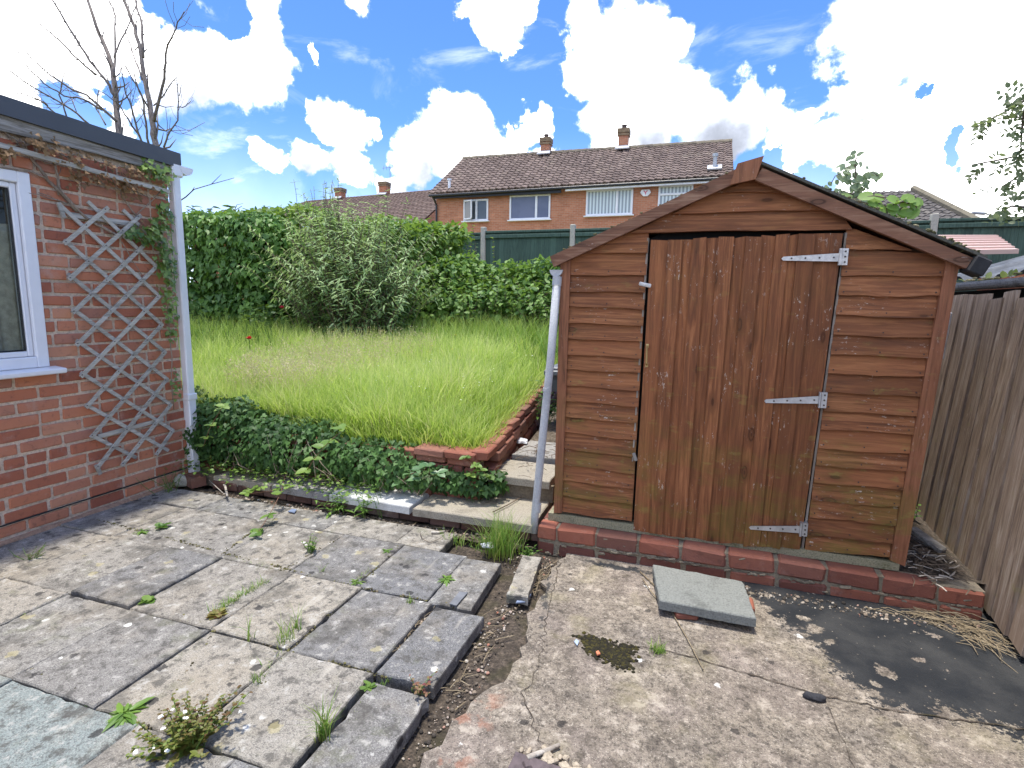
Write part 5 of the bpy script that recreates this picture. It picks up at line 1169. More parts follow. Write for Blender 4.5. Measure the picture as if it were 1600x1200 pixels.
# house further off
h2 = thing('distant_house', 'brown roofed brick house behind the hedge with two lichened chimneys', 'house', (-23, 34, .7))
mb = MB(); mb.box((-24.2, 38, 3.4), (14.4, 11, 6.1)); mb.prism([(-17.0, 32.5, 6.45), (-17.0, 43.5, 6.45), (-17.0, 38, 9.6)], (-.2, 0, 0)); mb.build('wall', M_HB2, h2)
r2 = tiled('roof', M_TILE2, (-33.2, 32.2, 6.45), (-16.9, 32.2, 6.45), (-30.2, 38, 9.35), (-16.9, 38, 9.75), 23, 40, h2, .012, .04, 4)
mb = MB(); mb.prism([(-30.2, 38, 9.3), (-16.9, 38, 9.68), (-16.9, 42.4, 7.4), (-32.6, 42.4, 7.4)], (0, 0, .05)); mb.build('rear_slope', M_TILE2, r2)
chimney(h2, -27.1, 38, 9.45, 10.15, .6, M_HB2, False); chimney(h2, -23.1, 38, 9.55, 10.40, .62, M_HB2, False)
def aerial(par, x, y, z, h, name='aerial'):
    mb = MB(); mb.tube([(x, y, z), (x, y, z + h)], .022, 5); mb.tube([(x - .65, y, z + h - .05), (x + .65, y, z + h - .0)], .016, 5)
    for k in range(5): q = -.55 + k * .27; mb.tube([(x + q, y - .02, z + h - .22), (x + q, y + .02, z + h + .16)], .012, 4)
    mb.build(name, m_plain('aerial_metal', (.22, .22, .23), .5, metal=.5), par)
aerial(h2, -22.6, 38, 9.8, 1.7)
h3 = thing('distant_house', 'low brown roof with two small chimneys just above the ivy hedge', 'house', (-40, 48, .7))
mb = MB(); mb.box((-42, 53, 4), (26, 8, 7.4)); mb.build('wall', M_HB2, h3)
r3 = tiled('roof', M_TILE2, (-58, 48.6, 7.5), (-29.5, 48.6, 7.5), (-56, 53, 9.4), (-32, 53, 9.4), 10, 40, h3, .012, .04, 3)
for px in (388, 336): p = ony(px, 345, 53); chimney(h3, p[0], 53, 9.5, 10.9, .85, M_HB2, False)
p = ony(382, 330, 53); aerial(h3, p[0], 53, 9.6, 2.0)
h4 = thing('neighbour_bungalow', 'dark pantiled hipped roof rising behind the garden shed', 'house', (6, 22, .7))
mb = MB(); mb.box((4.3, 25.5, 2.4), (7.2, 7, 3.6)); mb.build('wall', M_HB2, h4)
r4 = tiled('roof', M_TILE3, (.2, 21.6, 4.20), (8.5, 21.6, 4.12), (.2, 25.5, 6.05), (7.75, 25.5, 5.95), 14, 28, h4)
mb = MB(); mb.prism([(8.5, 21.6, 4.1), (7.75, 25.5, 5.92), (8.5, 29, 4.1)], (-.05, 0, -.05)); mb.tube([(8.47, 21.65, 4.2), (7.72, 25.5, 6.02)], .12, 7); mb.build('hip_tiles', m_tile('lichened_hip', (.15, .13, .09), (.22, .19, .13), (.30, .27, .15)), r4)
# neighbour's outbuildings behind the side fence
n_ = NT('pink_metal_tile'); zz = n_.sep(n_.obj())[2]; cc = n_.mix((.50, .33, .275), (.60, .42, .36), n_.noise(n_.obj(), 2, 4)); M_PINK2 = n_.out(cc, .6)
og = thing('pink_roof_garage', 'outbuilding with a pale pink ribbed roof below the green fence', 'garage', (4.5, 8.2, .5))
pa = [ony(1480, 394, 7.6), ony(1592, 392, 7.6), ony(1556, 367, 9.6), ony(1462, 367, 9.6)]
mb = MB()
for k in range(7):
    u0, u1 = k / 7, (k + 1) / 7; q = [pa[0] + (pa[3] - pa[0]) * u0, pa[1] + (pa[2] - pa[1]) * u0, pa[1] + (pa[2] - pa[1]) * u1, pa[0] + (pa[3] - pa[0]) * u1]
    mb.prism([q[0] + [0, 0, .02], q[1] + [0, 0, .02], q[2], q[3]], (0, 0, -.05), random.random())
mb.build('roof', M_PINK2, og); mb = MB(); mb.box((4.4, 8.7, (pa[0][2] - .06) / 2 + .2), (1.1, 1.9, pa[0][2] - .5)); mb.build('wall', M_HB2, og)
ls = thing('lean_to_shed', 'neighbouring lean-to with a dark corrugated roof and grey gutter above the side fence', 'shed', (2.4, 3.5, 0))
n_ = NT('weathered_corrugated'); co = n_.obj(); M_CORR = n_.out(n_.mix(n_.mix((.05, .056, .064), (.13, .14, .155), n_.mr(n_.noise(co, 6, 6, .7), .4, .65)), (.10, .085, .05), n_.mr(n_.noise(co, 17, 5, .7), .55, .7, 0, .7)), .65, n_.bump(n_.noise(co, 60, 4, .7), .4, .004))
mb = MB(); vsv = []; ny = 140; Yc = lambda k: -1.5 + 6.8 * k / ny
for k in range(ny + 1):
    w = .020 * math.sin(k * 6.2832 / 5.6)
    for j, (x, z) in enumerate(((1.70, 1.575), (2.4, 1.80), (3.2, 2.045))): vsv += [(x, Yc(k), z + w + .01 * math.sin(k * .31 + j))]
fs = [(3 * k + j, 3 * k + 3 + j, 3 * k + 4 + j, 3 * k + 1 + j) for k in range(ny) for j in range(2)]; mb.add(vsv, fs); mb.build('roof', M_CORR, ls, recalc=False)
mb = MB(); mb.box((2.5, 1.9, .75), (1.5, 6.6, 1.5)); mb.build('wall', m_plain('gap_shade_wall', (.02, .018, .017), .9), ls)  # wall coloured near black for the shade in the gap below the gutter
mb = MB(); half_round(mb, (1.665, -1.4, 1.535), (1.665, 5.2, 1.548), .05); mb.build('gutter', m_slab_plain('dirty_grey_gutter', (.40, .41, .42), (.10, .10, .09), .7), ls)
mb = MB()
for k in range(60): y = U(1.5, 5); mb.box((1.66 + U(-.03, .04), y, 1.552 + U(-.006, .02)), (U(.01, .04), U(.01, .05), .012), bev=.004, rz=U(0, 3), tint=random.random())
mb.build('moss_clumps', M_MOSS2, ls)['kind'] = 'stuff'
leaves('gutter_weeds', [(1.66 + U(-.02, .03), U(2.2, 4.4), 1.56) for _ in range(24)], rand_unit(24) + [0, 0, .8], rand_unit(24) + [0, 0, .6], .032 * (.5 + rng.random(24)), T_OVAL, m_leaf('gutter_weed_leaf', (.08, .12, .03), (.30, .33, .12)), ls)
# side fence of dark feather-edge boards
sf = thing('side_fence', 'old dark feather edge board fence beside the shed, boards leaning and weathered', 'fence', (1.4, 3, 0))
M_OLD = m_wood('old_fence_board', (.29, .21, .152), 2, light=(.52, .43, .345), grey=.34, flecks=.55, algae=.35, knots=False, zref=-.2)
mb = MB(); y = 4.9
while y > -1.2:
    w = random.choice([.135, .15, .165, .185]); x0 = 1.335 + .055 * (y - 2.6) if y > 2.6 else 1.335; top = 1.445 + U(-.012, .02) - (.03 if random.random() < .2 else 0); lean = .085; sl = U(-.012, .012) + .035
    a0, a1 = y - w, y + .016
    k0, k1 = -.007 - U(0, .006), .009 + U(0, .006); q = [(x0 + k0, a0, .0), (x0 + k1, a1, .0), (x0 + k1 + lean, a1 - sl, top), (x0 + k0 + lean, a0 - sl, top + U(-.01, .01))]
    t = random.random(); nseg = 8; P = [np.array(p) for p in q]; vsv = []
    for i in range(nseg + 1):
        u = i / nseg; L_ = P[0] + (P[3] - P[0]) * u; R_ = P[1] + (P[2] - P[1]) * u; b = .004 * math.sin(u * 4 + t * 6)
        vsv += [L_ + [b, 0, 0], R_ + [b, 0, 0], R_ + [b + .012, 0, 0], L_ + [b + .022, 0, 0]]
    fs = [(4 * i + j, 4 * i + (j + 1) % 4, 4 * i + 4 + (j + 1) % 4, 4 * i + 4 + j) for i in range(nseg) for j in range(4)] + [(0, 3, 2, 1), (4 * nseg, 4 * nseg + 1, 4 * nseg + 2, 4 * nseg + 3)]
    mb.add(vsv, fs, t); y -= w
mb.build('fence_boards', M_OLD, sf)
mb = MB()
for z in (.35, 1.15): mb.box((1.45 + z * .06, 1.9, z), (.05, 6.2, .08))
mb.build('fence_rail', M_OLD, sf); 
for yy in (4.6, 2.2, .4): mb = MB(); mb.box((1.53 + (.1 if yy > 4 else 0), yy, .68), (.09, .09, 1.4), bev=.006); mb.build('fence_post', M_OLD, sf)
# gap behind the shed: old bits of timber
def stick(name, label, cat, a, b, w, h, m, t=.5):
    a, b = np.array(a), np.array(b); d = b - a; L = np.linalg.norm(d); mb = MB(); mb.box((a + b) / 2, (L, w, h), rz=math.atan2(d[1], d[0]), ry=-math.asin(d[2] / L), bev=min(w, h) * .2, jit=.002, tint=t); return tag(mb.build(name, m, None), label, cat)
M_GREYW = m_wood('grey_timber', (.20, .185, .165), 0, light=(.36, .34, .31), knots=False)
stick('timber_offcut', 'grey length of timber lying between shed and side fence', 'timber', onz(1424, 826, .19), onz(1475, 862, .13), .055, .03, M_GREYW)
stick('timber_offcut', 'pale upright batten leaning in the gap behind the shed corner', 'timber', onx(1484, 488, 1.36), onx(1470, 560, 1.36), .02, .03, m_wood('pale_batten', (.42, .40, .37), 2, light=(.6, .58, .55), knots=False))
mb = MB(); sv = sheet('soil_bank', [1.0, 1.1, 1.2, 1.30, 1.42, 1.6], [2.955, 3.1, 3.4, 3.8, 4.3, 5], lambda x, y: .095 + .03 * (y - 2.9) + .02 * math.sin(x * 30) * math.sin(y * 17), M_SOIL, .012); tag(sv, 'dark littered soil between shed and side fence', 'ground', kind='structure')

# ------------------------------------------------------------------ trees
M_BARK = m_wood('grey_bark', (.20, .165, .14), 2, light=(.36, .31, .27), knots=False)
def bare_tree(label, base, paths, d, r0=.05):
    t = thing('bare_tree', label, 'tree', (base[0], base[1], float(lawn_z(*base)))); mb = MB()
    first = True
    for pts, ra_, rb2, dd in paths:
        P = [ony(px, py, d + dd * i / max(1, len(pts) - 1)) for i, (px, py) in enumerate(pts)]
        if first: P = [np.array([base[0], base[1], float(lawn_z(*base)) - .1])] + P
        out = []; 
        for i in range(len(P) - 1):
            for k in range(3): out.append(P[i] + (P[i + 1] - P[i]) * k / 3 + rng.normal(size=3) * .006 * (1 if k else 0))
        out.append(P[-1]); n = len(out); mb.tube(out, [1.35 * (ra_ + (rb2 - ra_) * i / (n - 1)) for i in range(n)], 6, .4)
        if first: mb.build('trunk', M_BARK, t, smooth=True); mb = MB(); first = False
        # small twigs
        for i in range(2, n - 1):
            for _ in range(random.choice([0, 1, 1, 2])):
                a = out[i]; dr = (out[i + 1] - out[i - 1]); dr /= np.linalg.norm(dr); s = unit(dr + rng.normal(size=3) * .7); L = U(.10, .45); mid = a + s * L * .5 + rng.normal(size=3) * .02; e = mid + unit(s + [0, 0, .5]) * L * .5; r = (ra_ + (rb2 - ra_) * i / n) * .4
                mb.tube([a, mid, e], [r * 1.3, r, .0028], 4, .5)
    mb.build('branch', M_BARK, t, smooth=True); return t
d = 5.6
b1 = ony(188, 225, d); b2 = ony(244, 235, d)
bare_tree('leafless tree with a pale trunk rising behind the flat roof, farther from the corner', (b1[0], b1[1]), [
    ([(188, 225), (184, 185), (181, 150), (176, 110), (165, 75), (150, 40), (137, 0), (120, -60)], .034, .010, .3),
    ([(181, 152), (165, 125), (140, 95), (120, 62), (100, 30), (82, 0), (60, -40)], .016, .006, -.5), ([(178, 120), (180, 80), (180, 25), (165, -10)], .012, .005, .3), ([(150, 118), (125, 95), (95, 65), (65, 40), (38, 10)], .010, .003, -.6),
    ([(182, 190), (160, 170), (135, 148), (105, 135), (75, 115), (50, 92), (35, 72)], .013, .003, -.8), ([(160, 172), (130, 155), (100, 150), (68, 130), (45, 108), (28, 80)], .010, .003, -1.), ([(140, 195), (110, 170), (80, 152), (50, 135), (25, 118), (5, 105)], .010, .003, -1.), ([(90, 180), (60, 155), (38, 148), (10, 135)], .008, .003, -.5), ([(105, 185), (92, 148), (98, 125), (103, 105)], .008, .003, -.3), ([(165, 195), (150, 170), (155, 140), (158, 130)], .008, .003, .2), ([(178, 90), (190, 60), (205, 30), (215, 0)], .009, .004, .3), ([(80, 172), (70, 160), (35, 150), (2, 140)], .008, .003, -.4)], d)
bare_tree('leafless multi stemmed tree behind the roof corner above the white downpipe', (b2[0], b2[1]), [
    ([(244, 235), (240, 200), (234, 160), (225, 120), (218, 70), (205, 30), (190, -10), (180, -50)], .030, .010, .3),
    ([(241, 190), (250, 150), (257, 110), (262, 70), (275, 45), (288, 18)], .016, .004, -.3), ([(224, 90), (222, 40), (212, 0), (205, -40)], .013, .006, .2), ([(226, 235), (215, 205), (205, 165), (195, 140), (190, 105)], .012, .004, -.5), ([(234, 230), (228, 190), (222, 150), (205, 120), (190, 95)], .011, .004, -.5),
    ([(222, 222), (200, 185), (185, 162), (155, 142)], .010, .003, -.6), ([(256, 230), (262, 212), (278, 188), (278, 145), (275, 118)], .010, .003, -.2), ([(277, 168), (290, 166), (298, 158)], .005, .003, 0), ([(280, 150), (284, 132)], .004, .002, 0), ([(240, 165), (255, 150), (268, 130), (276, 120)], .007, .003, -.2), ([(222, 125), (208, 85), (195, 45), (180, 5)], .009, .003, .3)], d)
tw = ony(272, 322, 6.2); t = thing('bare_branch', 'dead twiggy branch poking up above the ivy hedge', 'branch', tuple(tw)); mb = MB()
for pts, r0, r1 in (([(262, 326), (290, 308), (303, 296), (330, 288), (366, 278)], .012, .004), ([(300, 298), (304, 292)], .006, .003), ([(330, 288), (342, 276), (346, 272)], .006, .002), ([(345, 345), (362, 332), (378, 322)], .01, .004), ([(366, 330), (370, 320), (380, 318)], .006, .003)):
    P = [ony(px, py, 6.9) for px, py in pts]; mb.tube(P, [r0 + (r1 - r0) * i / (len(P) - 1) for i in range(len(P))], 5)
mb.build('twig', M_TWIG, t, smooth=True)
# leafy tree overhanging from the side
tr = thing('leafy_tree', 'leafy tree whose drooping branches hang in from beyond the side fence', 'tree', (7.2, 7.2, .6)); mb = MB(); mb.tube([(7.2, 7.2, .4), (7.1, 7.1, 2.0), (6.9, 7.0, 3.6), (6.6, 6.8, 5.0)], [.16, .13, .10, .06], 9); mb.build('trunk', M_BARK, tr, smooth=True)
M_ROW = m_leaf('pinnate_leaf', (.10, .14, .07), (.30, .34, .20), .45, .5)
mb = MB(); Q, D, N, S_ = [], [], [], []
brs = [[(1690, 100), (1640, 128), (1600, 158), (1570, 175), (1545, 188), (1520, 202)], [(1720, 190), (1650, 205), (1610, 225), (1585, 245), (1550, 252), (1517, 258)], [(1700, 230), (1640, 240), (1605, 265), (1585, 280), (1565, 292)], [(1720, 120), (1660, 150), (1620, 175), (1585, 185)], [(1720, 60), (1650, 90), (1620, 120), (1590, 165)], [(1640, 130), (1605, 150), (1598, 190), (1595, 230)], [(1650, 310), (1615, 325), (1580, 322), (1570, 328)], [(1740, 20), (1680, 40), (1640, 70)], [(1760, 200), (1700, 260), (1660, 300)], [(1650, 285), (1620, 300), (1598, 310)]]
for pts in brs:
    P = [ony(px, py, 5.9 + .15 * i) for i, (px, py) in enumerate(pts)]; mb.tube([np.array([6.7, 6.8, P[0][2] + .3])] + P, [.03] + [.012 * (1 - .8 * i / len(P)) + .002 for i in range(len(P))], 5)
    for i in range(len(P) - 1):
        for k in range(4):
            b = P[i] + (P[i + 1] - P[i]) * (k + random.random()) / 6; dr = unit(np.array([U(-.6, .1), U(-.5, .5), U(-1., .3)])); L = U(.10, .22)
            for j in range(7):
                u = (j + 1) / 7; c = b + dr * L * u; sd = unit(np.cross(dr, [U(-.4, .4), 1, U(-.3, .3)])) * (1 if j % 2 else -1); Q.append(c); D.append(dr * .5 + sd); N.append(rng.normal(size=3) * .5 + [0, -.4, .7]); S_.append(U(.035, .062))
mb.build('branch', M_TWIG, tr, smooth=True); leaves('crown', Q, D, N, S_, T_OVAL, M_ROW, tr)
L = [(7.6, 7.6, 5.6, 1.4, 1.4, 1.2), (8.6, 7.0, 4.8, 1.3, 1.2, 1.2), (7.9, 8.6, 4.6, 1.2, 1.2, 1.0), (9.2, 8.2, 5.6, 1.4, 1.4, 1.2)]
P, N = lump_points(L, 5000, .7); leaves('crown', P, N + rand_unit(len(P)) + [0, 0, -.4], rand_unit(len(P)) + [0, 0, .8], .10 * (.6 + .6 * rng.random(len(P))), T_OVAL, M_ROW, tr)
# climber and sapling rising behind the shed roof
M_VINE = m_leaf('vine_leaf', (.12, .24, .05), (.34, .50, .13), .5, .45)
vt = thing('roof_climber', 'bright green large leaved climber lying over the back of the shed roof', 'climber', (1.0, 5.2, .5)); mb = MB(); Q, D, N, S_ = [], [], [], []
for pts in ([(1300, 318), (1330, 312), (1355, 318), (1372, 330), (1392, 338)], [(1330, 312), (1365, 306), (1390, 310), (1405, 316)], [(1350, 320), (1380, 338), (1402, 330), (1418, 318), (1430, 312)], [(1310, 318), (1345, 325), (1365, 342)], [(1372, 318), (1385, 322), (1386, 335)], [(1395, 320), (1425, 312), (1432, 325)]):
    P = [ony(px, py, 5.2) for px, py in pts]; mb.tube(P, .006, 5)
    for p in P:
        for k in range(2): a = U(0, 6.28); Q.append(p); D.append((math.cos(a), U(-.4, .2), U(-.8, .3))); N.append((U(-.3, .3), -.8, .6)); S_.append(U(.06, .12))
P = [np.array([1.1, 5.25, .3]), np.array([1.15, 5.25, 1.4]), ony(1330, 330, 5.2)]; mb.tube(P, .012, 6); mb.build('stem', M_TWIG, vt, smooth=True); leaves('foliage', Q, D, N, S_, T_ROUND, M_VINE, vt, np.clip(.6 + .25 * rng.normal(size=len(Q)), 0, 1))
st_ = thing('thin_sapling', 'thin sapling with small drooping leaves standing behind the shed roof', 'sapling', (.9, 6.0, .5)); mb = MB(); Q, D, N, S_ = [], [], [], []
for i, pts in enumerate(([(1338, 345), (1338, 310), (1338, 280), (1336, 255), (1338, 246)], [(1337, 295), (1350, 275), (1362, 268), (1372, 275)], [(1336, 290), (1320, 268), (1305, 275), (1298, 288)], [(1338, 282), (1328, 262), (1318, 262)], [(1338, 300), (1352, 290), (1358, 302)], [(1336, 305), (1318, 298), (1305, 302)])):
    P = [ony(px, py, 6.0) for px, py in pts]; 
    if i == 0: P = [np.array([P[0][0], 6.0, .4])] + P
    mb.tube(P, .007 if i == 0 else .004, 5)
    for p in (P[2:] if i == 0 else P):
        for k in range(4): Q.append(p + rng.normal(size=3) * .035); D.append((U(-.8, .8), U(-.4, .4), U(-1, .2))); N.append((U(-.5, .5), -.8, .5)); S_.append(U(.05, .09))
mb.build('stem', M_TWIG, st_, smooth=True); leaves('foliage', Q, D, N, S_, T_OVAL, m_leaf('sapling_leaf', (.24, .31, .18), (.50, .58, .40), .55), st_)
# street lamp far beyond
lp = thing('street_lamp', 'slim grey street lamp showing above the green fence', 'street lamp', tuple(ony(1557, 360, 42))); q = ony(1557, 338, 42); e = ony(1538, 333, 42); gz = .6
mb = MB(); mb.tube([(q[0], 42, gz), (q[0], 42, q[2] - .2), (q[0], 42, q[2])], [.10, .08, .06], 8); mb.build('pole', m_plain('lamp_grey', (.30, .31, .33), .5), lp)
mb = MB(); mb.tube([q, (q[0] - .5, 42, q[2] + .14), e], [.05, .04, .04], 6); mb.build('arm', m_plain('lamp_grey', (.30, .31, .33), .5), lp); mb = MB(); mb.box(e + [-.28, 0, .0], (.75, .26, .16), bev=.05, ry=R(6)); mb.build('lamp_head', m_plain('lamp_grey', (.30, .31, .33), .5), lp)

def crumbs(name, label, pts, rmin, rmax, m, seed):
    rs = np.random.default_rng(seed); mb = MB(); random.seed(seed)
    for p in pts: r = rmin + (rmax - rmin) * rs.random() ** 2.5; mb.box((p[0], p[1], p[2] + r * .4), (r * 2, r * 1.7, r * 1.3), rz=rs.random() * 3, rx=rs.normal() * .4, bev=r * .5, tint=rs.random())
    return tag(mb.build(name, m, None, recalc=False), label, 'gravel', kind='stuff')
# ------------------------------------------------------------------ weeds in the joints
M_WEED = m_leaf('weed_leaf', (.06, .15, .02), (.24, .40, .07), .35, .45)
M_WEEDG = m_grass('weed_grass', ((0, (.08, .20, .025)), (.6, (.20, .38, .06)), (1, (.42, .44, .16))), (.45, .42, .2), .35)
M_REDW = m_leaf('reddish_weed_leaf', (.16, .07, .03), (.34, .36, .10), .3, .5)
def W(px, py): return onz(px, py, 0. if px < 800 and not (px > 760 and py < 870) else ZC)
def tuft(label, px, py, n, h, spread, z=None, name='grass_tuft', m=None, w=.0022, lean=(.2, .8)):
    p = W(px, py) if z is None else onz(px, py, z); x = p[0] + rng.normal(size=n) * spread; y = p[1] + rng.normal(size=n) * spread
    o = blades(name, x, y, np.full(n, p[2] - .01), h * (.45 + .65 * rng.random(n)), np.full(n, w), lean[0] + (lean[1] - lean[0]) * rng.random(n), m or M_WEEDG, rng.random(n)); return tag(o, label, 'grass tuft')
def strip(label, a, b, n, h, spread=.008):
    a, b = W(*a), W(*b); u = rng.random(n)[:, None]; p = a + (b - a) * u + rng.normal(size=(n, 3)) * [spread, spread, 0]
    o = blades('joint_grass', p[:, 0], p[:, 1], np.full(n, -.02), h * (.4 + .7 * rng.random(n)), np.full(n, .0024), .3 + .6 * rng.random(n), M_WEEDG, rng.random(n)); return tag(o, label, 'grass')
def rosette(label, px, py, n, r, T=T_LANCE, m=None, z=None, up=.35, name='weed_rosette'):
    p = W(px, py) if z is None else onz(px, py, z); a = np.arange(n) * 2.4; D = np.stack([np.cos(a), np.sin(a), up * rng.random(n) + .08], 1)
    o = leaves(name, np.tile(p, (n, 1)) + rng.normal(size=(n, 3)) * [.006, .006, .002] + [0, 0, .004], D, np.tile([0, 0, 1.], (n, 1)) + rng.normal(size=(n, 3)) * .2, r * (.6 + .5 * rng.random(n)), T, m or M_WEED); return tag(o, label, 'weed')
def leafy(label, px, py, h, stems, per, leaf, spread=.04, T=T_LANCE, m=None, z=None, name='leafy_weed'):
    p = W(px, py) if z is None else onz(px, py, z); t = thing(name, label, 'weed', p); mb = MB(); Q, D, N, S_ = [], [], [], []
    for s_ in range(stems):
        b = p + [random.gauss(0, spread * .3), random.gauss(0, spread * .3), -.01]; tip = b + np.array([random.gauss(0, spread), random.gauss(0, spread), h * U(.6, 1.05)]); mid = (b + tip) / 2 + [U(-.01, .01), U(-.01, .01), 0]; mb.tube([b, mid, tip], [.0022, .0018, .001], 4)
        for j in range(per): u = .15 + .85 * (j + 1) / per; Q.append(b + (tip - b) * u); a = j * 2.4 + s_; D.append((math.cos(a), math.sin(a), U(.0, .6))); N.append((U(-.2, .2), U(-.2, .2), 1)); S_.append(leaf * (1.15 - .6 * u) * U(.7, 1.2))
    mb.build('stem', M_GST, t); leaves('foliage', Q, D, N, S_, T, m or M_WEED, t); return t
tuft('upright tuft of bright grass in the joint of the bluish edge slab', 506, 1150, 70, .15, .012)
tuft('thick tall grass clump by the base of the leaning drainpipe', 782, 862, 300, .29, .050, z=-.03)
tuft('short bushy grass at the edge of the tan step slab', 742, 790, 90, .16, .04, z=.05)
tuft('small spiky grass tuft growing in the crack of the concrete', 1028, 1018, 80, .06, .016)
tuft('few long grass blades at a slab corner in the middle of the patio', 445, 1005, 26, .13, .018); tuft('thin grass blades in the joint in front of the tan slab', 388, 1000, 10, .12, .008)
tuft('grass blades leaning along the joint beside the dark slab', 462, 985, 18, .13, .012); tuft('single fine grass tuft by the joint of the far grey slab', 503, 893, 9, .10, .005)
tuft('sparse starry tuft in the dirty joint of the edge slabs', 640, 940, 18, .05, .008); tuft('low tuft of wispy grass in the joint by the white lichen spot', 400, 1062, 12, .07, .014)
strip('line of grass and weeds along a joint in the middle of the patio', (330, 962), (415, 910), 220, .07); strip('mossy grass growing along the far slab joint', (552, 912), (582, 888), 90, .04); strip('wispy grass in the joint below the white stain', (395, 1070), (440, 1020), 40, .06)
strip('grass growing in the soil gap in front of the step slabs', (690, 838), (770, 862), 90, .08, .03)
rosette('bright green dandelion rosette in the patio joint beside the bushy weed', 197, 1116, 26, .075)
rosette('round leaved weed by the wall end of the far patio joint', 252, 824, 7, .05, T_ROUND); rosette('small dark leafed weed in the far patio joint', 222, 832, 16, .045); rosette('tiny light green weed beside the raised slab', 230, 940, 14, .04, T_ROUND, M_YB)
rosette('pale weed at the corner of the raised slab', 268, 908, 9, .03, T_ROUND, M_YB); rosette('clump of green leaves where the bramble runner touches the slab', 402, 832, 24, .045, T_ROUND); rosette('low weed in the joint next to the narrow edge slab', 697, 906, 20, .05); rosette('small bright weed in the far slab joint', 605, 862, 16, .035); rosette('yellowish weed in the joint at the grey slab corner', 556, 910, 18, .035, T_LANCE, M_YB)
rosette('low reddish weed spreading in the joint by the tan slab', 338, 962, 34, .045, T_OVAL, M_REDW)
rosette('tiny yellow weed at the corner of the bluish edge slab', 575, 1075, 12, .03, T_OVAL, M_YB)
leafy('delicate pale weed standing at the slab joint below the kerb', 486, 862, .09, 9, 6, .022, .03, T_OVAL, M_YB); leafy('dry dark weed by the foot of the brick wall', 48, 872, .07, 10, 7, .025, .03, T_NARROW, m_leaf('dry_weed', (.07, .065, .03), (.20, .19, .09), .2, .7))
leafy('feathery weed clump at the corner of the brick wall', 262, 768, .16, 12, 10, .035, .06, T_NARROW, m_leaf('ferny_weed', (.12, .16, .04), (.34, .36, .13), .3, .6)); leafy('small leafy weed sprouting beside the white downpipe foot', 302, 722, .12, 8, 7, .045, .05, T_OVAL, z=.02)
leafy('pointed leaf weed growing from the kerb in front of the white slab', 528, 803, .17, 6, 9, .07, .05, z=-.01); leafy('taller pointed leaf weed beside the white step slab', 567, 810, .24, 4, 10, .065, .04, z=-.01); leafy('tall thin weed with open seed head before the steps', 594, 812, .26, 3, 9, .03, .05, T_NARROW, z=-.02)
leafy('low willowy weeds around the foot of the leaning drainpipe', 770, 858, .13, 20, 9, .028, .09, T_NARROW, z=-.03); leafy('weedy growth in front of the plinth corner', 822, 868, .07, 8, 6, .025, .03, T_OVAL, z=-.03)
leafy('leafy weed growing between drainpipe and brick plinth', 858, 785, .16, 8, 6, .07, .07, T_OVAL, z=.02); leafy('bright weeds growing at the corner of the upper step', 745, 772, .12, 10, 7, .04, .08, T_OVAL, z=.12); leafy('small weed with two leaves behind the shed corner', 1424, 815, .14, 3, 4, .05, .03, T_OVAL, z=.12)
leafy('tangle of tall weeds along the path beside the shed', 858, 660, .42, 16, 10, .09, .12, z=.30)
leafy('thin reddish weed at the corner of the edge slab', 655, 1078, .07, 7, 5, .022, .035, T_OVAL, m_leaf('red_weed_leaf', (.20, .045, .05), (.30, .25, .09), .3, .5))
t = leafy('bushy reddish green weed with tiny white flowers in the joint below the dandelion', 292, 1168, .12, 74, 14, .024, .068, T_OVAL, m_leaf('cranesbill_leaf', (.14, .07, .025), (.22, .34, .06), .35, .5), name='flowering_weed')
p = W(292, 1168); k = 9; P = p + np.stack([rng.normal(size=k) * .06, rng.normal(size=k) * .05 - .03, .06 + .08 * rng.random(k)], 1)
leaves('tiny_flowers', np.repeat(P, 5, 0), rand_unit(5 * k) * [1, 1, .3], np.tile([0, -.5, 1.], (5 * k, 1)), .008, T_ROUND, M_PETAL, t)

strip('short grass and moss in the joint before the bluish edge slab', (606, 1058), (505, 1180), 120, .03, .006); strip('short grass in the joint between the wall and the dark slabs', (0, 975), (138, 914), 70, .022, .006)
strip('short grass along the joint behind the tan slab', (353, 868), (445, 895), 80, .03, .006); strip('fine grass in the joint before the greenish slab', (50, 1045), (152, 1102), 70, .025, .006)
jl = [((130, 807), (353, 866)), ((353, 866), (560, 918)), ((134, 914), (330, 981)), ((330, 981), (600, 1058)), ((46, 1045), (234, 1139)), ((560, 918), (715, 948)), ((345, 868), (410, 820)), ((440, 893), (520, 846)), ((336, 985), (440, 897)), ((452, 1018), (560, 918)), ((234, 1139), (336, 985)), ((400, 1085), (452, 1018)), ((545, 805), (640, 828)), ((572, 905), (640, 838)), ((600, 1056), (500, 1185))]
rs = np.random.default_rng(55); pts = []
for a, b in jl:
    A, B_ = onz(*a, -.006), onz(*b, -.006); on = rs.random() < .75
    for _ in range(int(np.linalg.norm(B_ - A) * 420)):
        u = rs.random(); q = A + (B_ - A) * u + rs.normal(size=3) * [.006, .006, .002]
        if math.sin(u * 13 + a[0]) > -.5: pts.append(q)
n_ = NT('joint_moss'); M_JM = n_.out(n_.ramp(n_.att(), (0, (.035, .028, .018)), (.45, (.075, .068, .025)), (.8, (.15, .14, .045)), (1, (.20, .16, .11))), .95)
crumbs('joint_moss', 'moss and dirt crumbs caught in the patio joints', pts, .0015, .0065, M_JM, 56)
